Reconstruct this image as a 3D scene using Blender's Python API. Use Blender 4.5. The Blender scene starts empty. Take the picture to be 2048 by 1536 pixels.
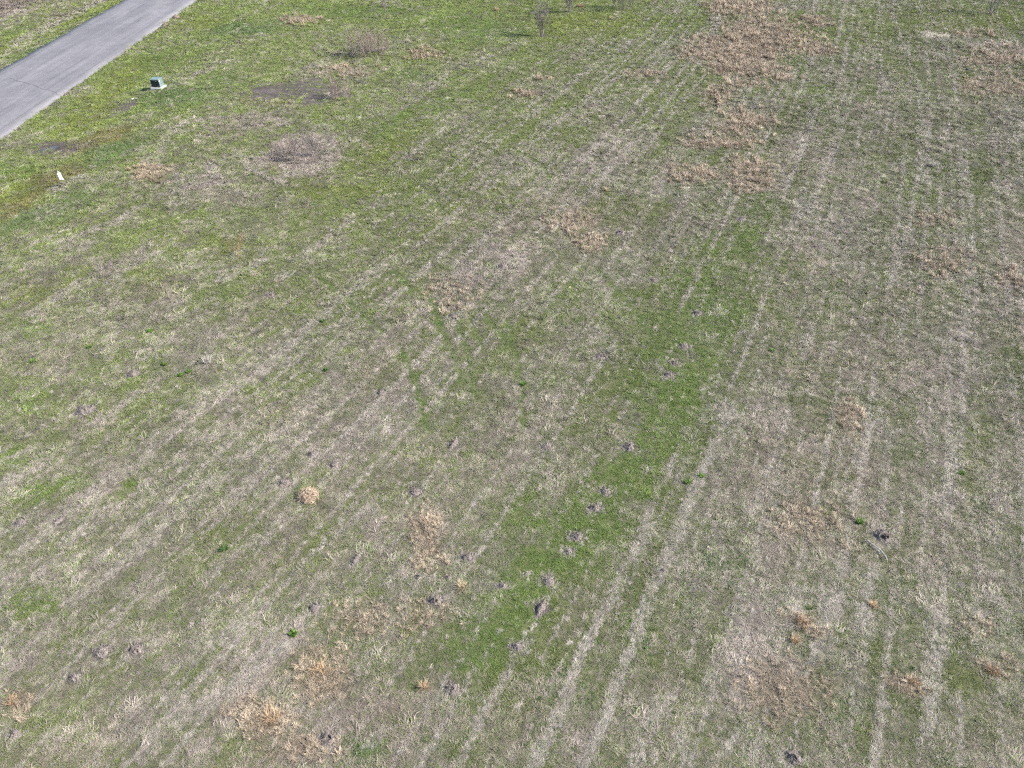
import bpy, bmesh, math, random
import numpy as np

S = bpy.context.scene
COL = S.collection
R = math.radians

# ---------------------------------------------------------------- camera, sky, sun, exposure
cam = bpy.data.cameras.new("camera")
cam.sensor_width = 36.0
cam.lens = 24.96
cam.clip_end = 6000.0
camo = bpy.data.objects.new("camera", cam)
COL.objects.link(camo)
camo.location = (0.0, 0.0, 21.0)
camo.rotation_euler = (R(50.0), 0.0, 0.0)
S.camera = camo

SUN_EL, SHADOW_DIR = R(38.0), (-1.0, 0.07)          # shadows fall to the west, slightly away from the viewer
SUN_AZ = math.atan2(-SHADOW_DIR[0], -SHADOW_DIR[1])   # clockwise from +Y
w = bpy.data.worlds.new("World")
S.world = w
w.use_nodes = True
wn = w.node_tree
sky = wn.nodes.new("ShaderNodeTexSky")
sky.sky_type = 'NISHITA'
sky.sun_disc = False
sky.sun_elevation = SUN_EL
sky.sun_rotation = SUN_AZ
sky.dust_density = 1.0
wn.links.new(sky.outputs[0], wn.nodes["Background"].inputs[0])
wn.nodes["Background"].inputs[1].default_value = 0.13

sl = bpy.data.lights.new("sun", 'SUN')
sl.energy = 5.0
sl.angle = R(0.53)
sl.color = (1.0, 0.955, 0.90)
so = bpy.data.objects.new("sun", sl)
COL.objects.link(so)
so.rotation_euler = (math.pi / 2 - SUN_EL, 0.0, math.pi - SUN_AZ)
so.location = (30, 0, 40)

S.view_settings.view_transform = 'Standard'
S.view_settings.look = 'None'
S.view_settings.gamma = 1.0
S.view_settings.exposure = 0.90
S.cycles.max_bounces = 4
S.cycles.diffuse_bounces = 2
S.cycles.use_denoising = False
S.cycles.use_adaptive_sampling = True
S.cycles.adaptive_threshold = 0.08
S.cycles.adaptive_min_samples = 16
S.cycles.pixel_filter_type = 'BLACKMAN_HARRIS'
S.cycles.filter_width = 1.5
S.cycles.transparent_max_bounces = 4

# ---------------------------------------------------------------- survey of the field
# the place was measured in steps of 1.5 m (x east, y north, origin below the viewer) and is built in these
# units; the last lines of the script turn everything into metres
STEP = 1.5
ROWS = [
    ([(6.48, 15.57), (6.11, 14.97), (5.46, 13.6), (4.84, 12.43), (4.01, 10.74), (3.52, 9.82), (3.05, 9.17), (2.6, 8.18), (2.2, 7.36), (1.78, 6.37), (1.4, 5.7), (1.1, 5.14)], 0.24, 1.0),
    ([(3.46, 11.3), (2.99, 10.39), (2.4, 9.49), (1.91, 8.67), (1.34, 7.54), (0.95, 6.53), (0.45, 5.62), (0.15, 5.14)], 0.32, 0.8),
    ([(8.21, 15.57), (7.41, 14.22), (6.98, 13.29), (6.44, 12.29), (5.94, 11.36)], 0.3, 0.5),
    ([(10.33, 15.05), (9.55, 13.75), (8.64, 11.88), (7.9, 10.39), (7.37, 9.28), (6.91, 8.47), (6.21, 7.54)], 0.3, 0.6),
    ([(12.51, 14.38), (11.94, 13.29), (11.42, 12.43), (10.87, 11.36)], 0.35, 0.6),
    ([(8.59, 10.04), (8.1, 9.28), (7.51, 8.09)], 0.3, 0.45),
    ([(9.61, 9.07), (8.9, 7.72), (8.5, 7.02), (7.84, 5.92)], 0.35, 0.4),
    ([(3.12, 6.86), (2.79, 6.53), (2.46, 5.92), (2.15, 5.27)], 0.3, 0.45),
    ([(3.21, 6.22), (2.96, 5.7)], 0.35, 0.5),
    ([(2.37, 13.6), (1.8, 12.57), (1.27, 11.62)], 0.3, 0.45),
    ([(6.28, 8.87), (5.96, 8.09), (5.28, 7.19), (3.78, 5.62)], 0.3, 0.3),
    ([(-13.85, 13.32), (-13.22, 13.94)], 0.2, 0.85),
    ([(-12.0, 9.98), (-11.74, 10.48), (-11.38, 10.97), (-11.27, 11.35), (-10.93, 11.84), (-10.81, 12.42), (-10.49, 13.04)], 0.3, 0.9),
    ([(-10.71, 10.59), (-10.53, 11.12), (-10.35, 11.67)], 0.45, 0.85),
    ([(-12.15, 14.79), (-11.67, 15.32), (-11.27, 16.33)], 0.3, 0.75),
    ([(-10.04, 13.79), (-9.69, 14.13)], 0.3, 0.6),
    ([(-9.93, 8.95), (-9.4, 9.41), (-8.91, 10.3), (-8.69, 10.67), (-8.59, 11.04), (-8.2, 11.67), (-7.87, 12.6), (-7.46, 12.77)], 0.32, 0.75),
    ([(-7.17, 13.6), (-6.68, 14.38), (-6.17, 15.21), (-5.46, 16.45)], 0.3, 0.55),
    ([(-6.89, 9.74), (-6.51, 10.23), (-5.99, 10.74), (-5.46, 11.84)], 0.27, 0.75),
    ([(-7.04, 5.57), (-6.56, 6.31), (-5.99, 6.8), (-5.5, 7.16), (-4.99, 7.76), (-4.79, 8.05)], 0.38, 0.85),
    ([(-4.51, 10.3), (-4.01, 11.2), (-3.47, 11.75)], 0.3, 0.45),
    ([(-6.25, 7.93), (-5.73, 8.52), (-5.5, 8.89)], 0.6, 0.5),
    ([(-4.35, 6.4), (-3.92, 6.95)], 0.3, 0.5),
    ([(-2.7, 5.88), (-2.37, 6.26)], 0.3, 0.5),
    ([(-0.49, 6.65), (-0.72, 6.21)], 0.3, 0.5),
    ([(-11.54, 9.14), (-11.54, 9.61)], 0.5, 0.8),
    ([(-13.35, 12.42), (-12.89, 12.91)], 0.5, 0.6),
    ([(-12.57, 12.42), (-12.07, 12.86)], 0.3, 0.5),
    ([(-9.28, 5.57), (-8.44, 6.16), (-7.99, 6.55)], 0.35, 0.35),
    ([(-0.94, 11.92), (-0.58, 12.51)], 0.3, 0.55),
    ([(-2.8, 9.54), (-2.1, 10.67), (-1.6, 11.2)], 0.4, 0.45),
    ([(-7.92, 17.37), (-7.55, 18.41), (-6.91, 19.96), (-6.38, 21.19), (-5.53, 22.52), (-4.96, 23.78)], 0.5, 0.65),
    ([(-7.3, 17.75), (-6.34, 19.66), (-5.57, 20.11)], 0.4, 0.55),
    ([(-2.18, 23.78), (-1.47, 25.14), (-0.5, 27.04), (0.13, 28.18)], 0.27, 0.9),
    ([(-3.94, 24.94), (-3.17, 26.38), (-1.84, 28.9), (-0.1, 32.33)], 0.4, 0.5),
    ([(-8.76, 22.52), (-7.9, 24.94), (-7.38, 26.38), (-6.76, 28.18)], 0.4, 0.4),
    ([(-16.9, 20.41), (-16.4, 21.51), (-16.17, 22.35)], 0.5, 0.85),
    ([(-10.8, 22.52), (-10.27, 23.23), (-9.57, 24.16)], 0.55, 0.7),
    ([(-14.72, 23.05), (-14.34, 23.97), (-13.94, 24.45)], 0.4, 0.7),
    ([(-17.67, 26.38), (-16.81, 27.26), (-16.43, 28.65)], 0.55, 0.5),
    ([(-8.13, 41.31), (-6.36, 40.9), (-4.97, 44.39), (-4.02, 48.37), (-2.47, 50.01), (-0.14, 53.59)], 0.55, 0.42),
    ([(-5.26, 33.82), (-4.49, 36.07), (-3.36, 38.55)], 0.4, 0.4),
    ([(-13.87, 35.08), (-13.16, 33.51), (-12.54, 32.62), (-11.6, 31.77), (-10.34, 30.94)], 0.4, 0.7),
    ([(-17.68, 33.21), (-18.16, 36.41), (-18.02, 38.55), (-16.5, 39.31), (-14.54, 39.7)], 0.8, 0.6),
    ([(-14.85, 33.82), (-14.15, 32.05), (-13.43, 31.08)], 0.5, 0.8),
    ([(-14.98, 29.14), (-14.07, 29.39)], 0.7, 0.65),
    ([(-12.71, 30.41), (-11.59, 29.64)], 0.6, 0.6),
    ([(-10.68, 32.33), (-9.37, 32.33), (-8.94, 34.44), (-9.07, 35.73)], 0.9, 0.45),
    ([(-35.24, 52.05), (-36.07, 56.21), (-36.06, 58.32), (-36.04, 60.56), (-36.02, 63.78), (-36.0, 66.85), (-35.98, 69.2)], 0.9, 0.8),
    ([(-21.02, 30.41), (-20.85, 31.49), (-20.3, 32.05)], 0.6, 0.8),
    ([(-21.57, 43.47), (-20.06, 47.84), (-18.63, 51.16)], 0.6, 0.3),
    ([(-13.03, 47.32), (-11.75, 48.91), (-9.61, 47.84)], 0.9, 0.5),
    ([(-11.15, 52.05), (-10.21, 52.66), (-8.91, 53.27)], 0.6, 0.9),
    ([(0.0, 23.41), (1.0, 25.34), (2.58, 28.18), (3.8, 30.94), (4.88, 33.51), (6.19, 36.07), (9.53, 43.47), (11.06, 46.81), (12.61, 50.58)], 0.33, 0.65),
    ([(0.76, 35.08), (2.75, 39.31), (4.92, 43.47), (6.85, 47.32)], 0.4, 0.65),
    ([(0.0, 37.46), (1.42, 40.9), (3.03, 44.39), (5.4, 48.91), (8.71, 55.53)], 0.4, 0.45),
    ([(17.71, 66.4), (14.66, 56.21), (12.96, 51.45)], 0.5, 0.9),
    ([(12.65, 56.21), (10.76, 50.58), (8.11, 43.92), (5.35, 37.82), (3.76, 34.75)], 0.35, 0.55),
    ([(14.1, 62.95), (10.82, 52.96), (7.45, 45.82), (3.43, 37.1)], 0.4, 0.4),
    ([(20.26, 43.47), (18.32, 39.31), (16.06, 34.75), (14.86, 32.33), (13.16, 28.9), (11.38, 26.6)], 0.33, 0.7),
    ([(32.36, 68.24), (27.94, 54.22), (25.15, 45.82), (22.18, 38.55), (19.9, 33.51), (17.75, 29.39), (16.53, 27.04), (15.39, 24.94), (14.05, 22.52)], 0.33, 0.6),
    ([(33.85, 62.95), (28.2, 47.32), (24.42, 38.55), (20.31, 29.39), (18.66, 25.96), (17.18, 23.05), (15.06, 19.09)], 0.33, 0.5),
    ([(19.67, 59.05), (16.81, 50.58)], 0.5, 0.9),
    ([(16.04, 56.21), (14.33, 50.01)], 0.4, 0.5),
    ([(15.0, 36.41), (13.55, 33.51)], 0.4, 0.55),
    ([(27.02, 59.8), (25.45, 54.22), (23.58, 47.32), (20.18, 39.31), (18.19, 35.08)], 0.33, 0.4),
    ([(34.52, 68.24), (30.49, 55.53), (28.92, 50.58)], 0.4, 0.45),
    ([(7.96, 25.14), (7.4, 24.35), (6.66, 22.52), (6.19, 21.51)], 0.3, 0.5),
    ([(6.62, 25.75), (5.91, 24.16)], 0.33, 0.6),
    ([(20.45, 48.91), (17.73, 42.58), (16.39, 39.31), (15.07, 36.41)], 0.4, 0.4),
    ([(10.41, 18.41), (10.68, 18.95)], 0.35, 0.7),
    ([(10.26, 19.96), (9.31, 18.01)], 0.35, 0.6),
]
PATCHES = [
    (19.0, 65.51, 2.5, 0.0, -0.6, -2.46, 'org', 1.0),
    (14.35, 52.96, 1.75, 0.0, -0.69, -3.1, 'org', 1.0),
    (17.11, 54.87, 2.16, 0.0, -1.52, -5.94, 'org', 1.0),
    (14.73, 49.46, 1.65, 0.0, -0.48, -1.99, 'org', 1.0),
    (19.85, 56.9, 1.48, 0.0, -1.01, -3.48, 'org', 1.0),
    (23.52, 60.56, 1.09, 0.0, -0.45, -1.39, 'org', 0.9),
    (21.12, 54.48, 0.9, 0.0, -0.75, -2.34, 'org', 0.6),
    (14.16, 45.82, 1.4, 0.0, -0.25, -0.98, 'org', 0.6),
    (12.2, 43.29, 0.89, 0.0, -0.26, -1.16, 'org', 1.0),
    (12.7, 39.31, 1.38, 0.0, -0.42, -1.7, 'org', 1.0),
    (10.73, 36.07, 1.55, 0.0, -0.2, -0.88, 'org', 0.9),
    (8.74, 32.51, 1.08, 0.0, -0.18, -0.93, 'org', 0.8),
    (11.1, 31.94, 0.99, 0.0, -0.4, -1.58, 'org', 1.0),
    (16.93, 46.81, 0.63, 0.0, -0.24, -0.81, 'org', 1.0),
    (21.5, 52.96, 0.97, 0.0, -0.29, -0.87, 'org', 1.0),
    (32.97, 51.51, 2.04, 0.0, -1.11, -2.12, 'org', 0.6),
    (30.15, 45.52, 2.17, 0.0, -0.92, -1.75, 'org', 0.55),
    (34.5, 57.32, 1.68, 0.0, -0.36, -0.71, 'org', 0.5),
    (-2.0, 10.86, 0.37, 0.0, 0.06, -0.68, 'org', 0.9),
    (-3.97, 7.41, 0.46, 0.0, 0.1, -0.49, 'org', 0.85),
    (-4.84, 6.43, 0.58, 0.0, 0.1, -0.37, 'org', 0.9),
    (-3.34, 8.62, 0.66, 0.0, 0.07, -0.43, 'org', 0.45),
    (-9.85, 6.71, 0.26, 0.0, 0.13, -0.24, 'org', 0.9),
    (6.4, 8.44, 0.33, -0.21, -0.12, -0.17, 'org', 0.9),
    (8.08, 7.19, 0.33, -0.21, -0.14, -0.15, 'org', 0.9),
    (5.57, 6.98, 0.81, 0.0, -0.16, -0.52, 'org', 0.6),
    (9.84, 15.24, 0.38, 0.0, -0.21, -0.6, 'org', 0.8),
    (7.42, 11.32, 0.87, 0.0, -0.2, -0.63, 'org', 0.45),
    (18.69, 22.7, 0.65, 0.0, -0.47, -0.88, 'org', 0.6),
    (-16.65, 61.03, 1.25, 0.0, 0.29, -1.25, 'org', 0.9),
    (-17.17, 32.51, 0.53, 0.0, 0.36, -0.93, 'org', 0.8),
    (-5.96, 51.75, 1.03, 0.0, 0.1, -1.07, 'org', 0.7),
    (-10.83, 48.37, 1.46, 0.0, 0.23, -1.28, 'org', 0.5),
    (0.6, 43.47, 0.74, 0.0, -0.01, -0.63, 'org', 0.8),
    (1.9, 46.81, 0.56, 0.0, -0.02, -0.5, 'org', 0.8),
    (8.63, 47.53, 0.96, 0.0, -0.08, -0.52, 'org', 0.8),
    (-7.07, 35.73, 0.46, 0.0, 0.06, -0.39, 'org', 0.7),
    (2.43, 27.04, 0.94, 0.0, -0.07, -1.11, 'org', 0.5),
    (3.14, 25.54, 0.61, 0.0, -0.04, -0.49, 'org', 0.6),
    (16.69, 23.97, 0.87, 0.0, -0.53, -1.13, 'org', 0.45),
    (17.69, 27.48, 0.84, 0.0, -0.29, -0.63, 'org', 0.5),
    (-1.92, 8.74, 0.66, 0.0, 0.05, -0.5, 'org', 0.25),
    (10.0, 8.5, 0.43, 0.0, -0.15, -0.3, 'org', 0.25),
    (10.02, 7.57, 0.42, 0.0, -0.14, -0.27, 'org', 0.5),
    (-4.03, 5.86, 0.67, 0.0, 0.06, -0.27, 'org', 0.5),
    (-2.24, 21.68, 1.08, 0.0, 0.08, -1.16, 'org', 0.3),
    (1.2, 5.96, 0.39, 0.0, -0.02, -0.28, 'tan', 0.4),
    (-10.0, 18.95, 0.5, 0.0, 0.18, -0.55, 'tan', 0.3),
    (-20.18, 58.32, 2.83, 0.0, 0.54, -1.89, 'dgr', 1.0),
    (-19.93, 43.47, 2.09, 0.0, 0.72, -1.98, 'dgr', 0.9),
    (-18.45, 45.82, 0.93, 0.0, 0.62, -1.96, 'dgr', 0.5),
    (-20.18, 35.08, 1.0, 1.55, 0.76, -1.34, 'dgr', 0.9),
    (-20.59, 27.85, 1.15, 0.95, 0.63, -0.98, 'dgr', 0.8),
    (-19.62, 29.39, 0.92, 0.78, 0.58, -0.96, 'dgr', 0.6),
    (-6.18, 47.32, 1.27, 0.0, 0.08, -0.82, 'dgr', 0.7),
    (-12.47, 64.29, 5.33, 0.0, 0.34, -2.05, 'grn', 1.0),
    (-3.63, 59.8, 2.32, 0.0, 0.23, -4.55, 'grn', 0.9),
    (-0.91, 58.32, 2.27, 0.0, 0.04, -3.19, 'dgr', 0.5),
    (-11.88, 12.34, 0.94, 0.3, 0.29, -0.43, 'grn', 1.0),
    (-9.95, 12.46, 0.34, 0.0, 0.13, -0.31, 'grn', 1.0),
    (-13.57, 13.56, 0.61, 0.0, 0.18, -0.34, 'grn', 0.9),
    (-10.59, 9.06, 0.9, 0.0, 0.23, -0.45, 'grn', 0.9),
    (-7.4, 8.62, 0.44, 0.0, 0.11, -0.3, 'grn', 0.5),
    (5.17, 15.94, 0.75, 0.0, -0.25, -1.36, 'grn', 1.0),
    (4.32, 14.44, 0.84, 0.0, -0.13, -0.81, 'grn', 1.0),
    (4.27, 15.94, 0.74, 0.0, -0.18, -1.14, 'grn', 0.8),
    (2.99, 12.74, 1.06, 0.0, -0.11, -0.89, 'grn', 1.0),
    (1.93, 11.24, 1.0, 0.0, -0.08, -0.94, 'grn', 1.0),
    (0.83, 11.56, 0.88, 0.0, -0.03, -0.96, 'grn', 0.8),
    (0.66, 10.2, 0.95, 0.0, -0.02, -0.85, 'grn', 0.9),
    (1.97, 10.2, 0.71, 0.0, -0.05, -0.56, 'grn', 0.8),
    (0.18, 9.12, 0.68, 0.0, -0.01, -0.64, 'grn', 0.7),
    (-0.69, 8.26, 0.59, 0.0, 0.02, -0.47, 'dgr', 0.9),
    (-0.88, 7.68, 0.42, 0.0, 0.01, -0.28, 'dgr', 0.8),
    (-1.8, 7.46, 0.42, 0.0, 0.03, -0.33, 'dgr', 0.35),
    (-2.79, 5.86, 0.48, 0.0, 0.04, -0.29, 'dgr', 0.8),
    (-1.57, 5.96, 0.39, 0.0, 0.03, -0.28, 'dgr', 0.4),
    (5.95, 20.11, 0.85, 0.0, -0.28, -1.5, 'grn', 0.9),
    (6.62, 22.7, 1.12, 0.0, -0.24, -1.23, 'grn', 0.8),
    (6.77, 18.41, 0.4, 0.0, -0.37, -1.62, 'grn', 0.8),
    (8.04, 21.68, 0.72, 0.0, -0.4, -1.65, 'grn', 0.7),
    (9.63, 25.75, 0.61, 0.0, -0.42, -1.66, 'grn', 0.8),
    (5.09, 20.11, 1.03, 0.0, -0.29, -1.8, 'grn', 0.5),
    (2.07, 21.35, 0.89, 0.0, -0.09, -1.29, 'grn', 0.4),
    (3.61, 20.72, 0.88, 0.0, -0.14, -1.25, 'grn', 0.5),
    (1.17, 16.88, 0.93, 0.0, -0.03, -0.72, 'grn', 0.35),
    (6.05, 60.1, 5.04, 0.0, -0.28, -3.36, 'ygr', 1.0),
    (2.79, 56.21, 2.94, 0.0, -0.09, -2.18, 'ygr', 0.7),
    (-4.41, 41.31, 2.88, 3.75, 0.25, -1.16, 'grn', 0.9),
    (-6.16, 35.08, 1.6, 2.93, 0.5, -1.41, 'ygr', 0.8),
    (-7.82, 30.41, 2.27, 0.0, 0.16, -0.84, 'ygr', 0.8),
    (-23.98, 39.7, 0.68, 2.31, 1.26, -1.98, 'ygr', 1.0),
    (-24.55, 46.31, 0.14, 5.17, 1.15, -1.79, 'ygr', 0.9),
    (-24.12, 51.75, 0.11, 3.43, 1.13, -1.95, 'grn', 0.8),
    (-24.6, 61.34, 2.37, 0.0, 0.75, -2.21, 'ygr', 0.8),
    (-27.37, 58.32, 1.51, 0.0, 0.57, -1.45, 'ygr', 0.6),
    (-23.87, 33.21, 1.46, 0.0, 0.76, -1.43, 'grn', 0.8),
    (-22.61, 30.41, 0.33, 1.57, 1.07, -1.37, 'ygr', 1.0),
    (-17.38, 21.68, 0.67, 0.68, 0.67, -0.93, 'ygr', 0.8),
    (-16.43, 22.7, 1.11, 0.0, 0.42, -0.88, 'ygr', 0.6),
    (-16.26, 19.52, 1.01, 0.0, 0.3, -0.58, 'grn', 0.8),
    (-14.04, 25.75, 1.21, 0.0, 0.31, -0.83, 'ygr', 0.7),
    (-11.56, 24.94, 0.99, 0.0, 0.38, -1.2, 'ygr', 0.7),
    (-13.45, 22.7, 1.12, 0.0, 0.41, -1.05, 'ygr', 0.4),
    (-10.89, 21.68, 1.08, 0.0, 0.27, -0.82, 'grn', 0.5),
    (-14.85, 15.94, 0.9, 0.0, 0.48, -0.91, 'grn', 0.7),
    (-12.08, 27.94, 1.29, 0.0, 0.2, -0.65, 'grn', 0.6),
    (-2.25, 28.41, 2.1, 2.87, 0.26, -0.83, 'ygr', 0.5),
    (20.11, 52.96, 0.7, 0.0, -2.34, -7.52, 'grn', 0.6),
    (20.91, 60.56, 1.17, 0.0, -0.54, -1.86, 'grn', 0.7),
    (27.25, 59.8, 1.16, 0.0, -2.91, -7.64, 'ygr', 0.6),
    (33.75, 61.34, 5.13, 0.0, -2.05, -4.43, 'ygr', 0.6),
    (38.88, 61.34, 2.37, 0.0, -1.68, -3.16, 'ygr', 0.8),
    (18.2, 43.02, 0.74, 0.0, -0.74, -2.21, 'grn', 0.6),
    (12.78, 47.32, 0.79, 0.0, -0.33, -1.54, 'grn', 0.8),
    (13.86, 21.35, 1.08, 0.0, -0.54, -1.29, 'brn', 0.5),
    (8.23, 13.85, 1.66, 0.0, -0.5, -1.55, 'brn', 0.5),
    (11.0, 18.41, 1.62, 0.0, -0.79, -2.16, 'brn', 0.4),
    (12.92, 13.85, 0.56, 0.0, -1.18, -2.34, 'ygr', 0.35),
    (9.28, 7.04, 0.61, 0.0, -0.31, -0.62, 'ygr', 0.3),
    (2.78, 6.93, 0.71, 0.0, -0.07, -0.52, 'brn', 0.6),
    (4.78, 10.06, 0.94, 0.0, -0.16, -0.7, 'clo', 0.8),
    (0.97, 6.93, 0.6, 0.0, -0.03, -0.52, 'clo', 0.7),
    (2.8, 8.5, 0.44, 0.0, -0.14, -0.97, 'clo', 0.6),
    (6.7, 6.63, 0.59, 0.0, -0.15, -0.4, 'clo', 0.7),
    (0.54, 6.05, 0.48, 0.0, -0.01, -0.38, 'clo', 0.7),
    (4.33, 5.86, 0.57, 0.0, -0.09, -0.37, 'clo', 0.4),
    (11.85, 11.72, 0.51, 0.0, -0.33, -0.65, 'clo', 0.5),
    (-21.56, 36.75, 1.38, 1.44, 0.59, -1.07, 'red', 0.9),
    (-21.84, 29.39, 0.21, 2.01, 0.62, -0.73, 'red', 0.8),
    (-21.74, 32.33, 0.77, 1.17, 0.62, -0.97, 'red', 0.8),
    (-23.28, 35.73, 1.41, 0.0, 0.36, -0.73, 'soil', 0.8),
    (-22.36, 42.15, 0.4, 1.27, 0.4, -0.7, 'soil', 0.7),
    (-13.06, 44.02, 3.03, 0.5, 0.56, -2.21, 'soil', 1.0),
    (-14.13, 42.94, 1.33, 0.0, 0.29, -1.15, 'soil', 1.0),
    (-11.21, 43.83, 1.65, 0.0, 0.28, -1.37, 'soil', 0.75),
    (-11.59, 44.2, 1.36, 0.0, 0.26, -1.29, 'soil', 0.6),
    (-13.28, 41.31, 1.14, 0.0, 0.17, -0.66, 'red', 0.5),
    (-15.07, 42.58, 0.88, 0.0, 0.29, -1.04, 'red', 0.4),
    (-42.26, 65.51, 0.28, 2.71, 1.89, -2.98, 'brs', 1.0),
    (-38.01, 61.34, -0.42, 4.75, 1.09, -1.64, 'ygr', 0.5),
    (-36.44, 55.53, -0.29, 4.02, 1.13, -1.62, 'ygr', 0.9),
    (-34.87, 60.56, -0.24, 5.44, 0.84, -1.34, 'ygr', 1.0),
    (-33.95, 64.64, -0.13, 4.32, 0.69, -1.19, 'ygr', 0.9),
    (-37.57, 58.32, -0.37, 4.37, 0.87, -1.26, 'dgr', 0.6),
    (-33.21, 54.87, -0.16, 6.62, 0.53, -0.79, 'dgr', 0.9),
    (-33.13, 64.64, -0.09, 4.32, 0.43, -0.75, 'dgr', 0.8),
    (31.51, 56.48, 1.29, 0.0, -0.51, -1.1, 'pal', 1.0),
    (33.67, 54.22, 1.43, 0.0, -0.39, -0.77, 'pal', 0.7),
    (13.0, 52.35, 0.34, 0.0, -0.34, -1.7, 'pal', 0.4),
    (27.57, 38.55, 0.54, 0.0, -0.32, -0.6, 'pal', 0.6),
    (-10.59, 34.56, 1.55, 0.0, 0.46, -2.03, 'brs', 0.75),
    (-10.71, 35.08, 2.4, 0.0, 0.72, -3.12, 'tan', 0.6),
    (-15.03, 38.55, 2.98, 0.0, 0.45, -1.5, 'tan', 0.6),
    (-15.31, 32.33, 1.07, 0.0, 0.8, -2.3, 'tan', 0.5),
    (-14.37, 30.94, 1.38, 0.0, 0.54, -1.61, 'tan', 0.4),
    (-11.25, 33.21, 0.97, 0.0, 0.3, -1.2, 'red', 0.3),
    (-2.21, 21.35, 1.99, 3.36, 0.79, -1.49, 'tan', 0.5),
    (-4.33, 14.65, 1.37, 1.66, 0.65, -1.01, 'tan', 0.4),
    (-8.52, 14.85, 1.09, 1.26, 0.65, -0.9, 'tan', 0.4),
    (-5.46, 7.57, 1.08, 1.02, 0.52, -0.54, 'tan', 0.5),
    (-3.67, 6.43, 1.2, 0.46, 0.32, -0.55, 'tan', 0.5),
    (-7.1, 6.43, 0.79, 0.59, 0.32, -0.34, 'tan', 0.4),
    (5.37, 7.91, 1.06, 0.0, -0.19, -0.68, 'tan', 0.3),
    (12.04, 15.94, 1.79, 0.0, -0.89, -2.05, 'tan', 0.25),
    (3.54, 33.21, 3.43, 5.2, 0.5, -2.45, 'tan', 0.3),
    (13.54, 35.08, 1.52, 0.0, -1.13, -3.91, 'brn', 0.4),
]
BANDS = [([(-0.42, 8.02), (0.53, 9.78), (1.98, 11.72), (3.53, 13.85), (4.94, 15.94), (6.12, 18.41), (7.43, 21.35)], 0.75, 1.0), ([(7.43, 21.35), (9.43, 25.75), (11.34, 29.39)], 0.6, 0.7), ([(4.11, 16.88), (5.43, 20.11), (6.87, 23.05), (8.21, 25.75)], 0.7, 0.6), ([(-0.3, 11.24), (0.74, 12.74), (1.77, 14.24)], 0.6, 0.35)]
TRACKS = [[(-3.07, 17.24), (-2.75, 15.94), (-2.39, 14.65)], [(-2.89, 21.35), (-2.25, 19.37)], [(-1.95, 20.56), (-1.45, 18.41), (-1.12, 16.28)], [(-0.85, 20.26), (-0.4, 19.37), (-0.15, 18.54)], [(0.24, 15.94), (0.37, 14.85)], [(-4.44, 23.41), (-3.5, 21.68)], [(-7.14, 22.7), (-5.79, 21.35), (-4.45, 19.52)], [(-0.1, 35.08), (1.36, 33.21), (1.77, 31.49)], [(3.34, 23.41), (4.57, 20.11), (4.89, 17.88)], [(-2.94, 21.03), (-2.02, 18.41), (-1.53, 16.88)], [(-1.56, 20.72), (-0.96, 18.41)], [(-0.24, 20.11), (0.18, 17.88), (0.32, 16.17)], [(-3.68, 18.68), (-3.07, 16.88)]]
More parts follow.
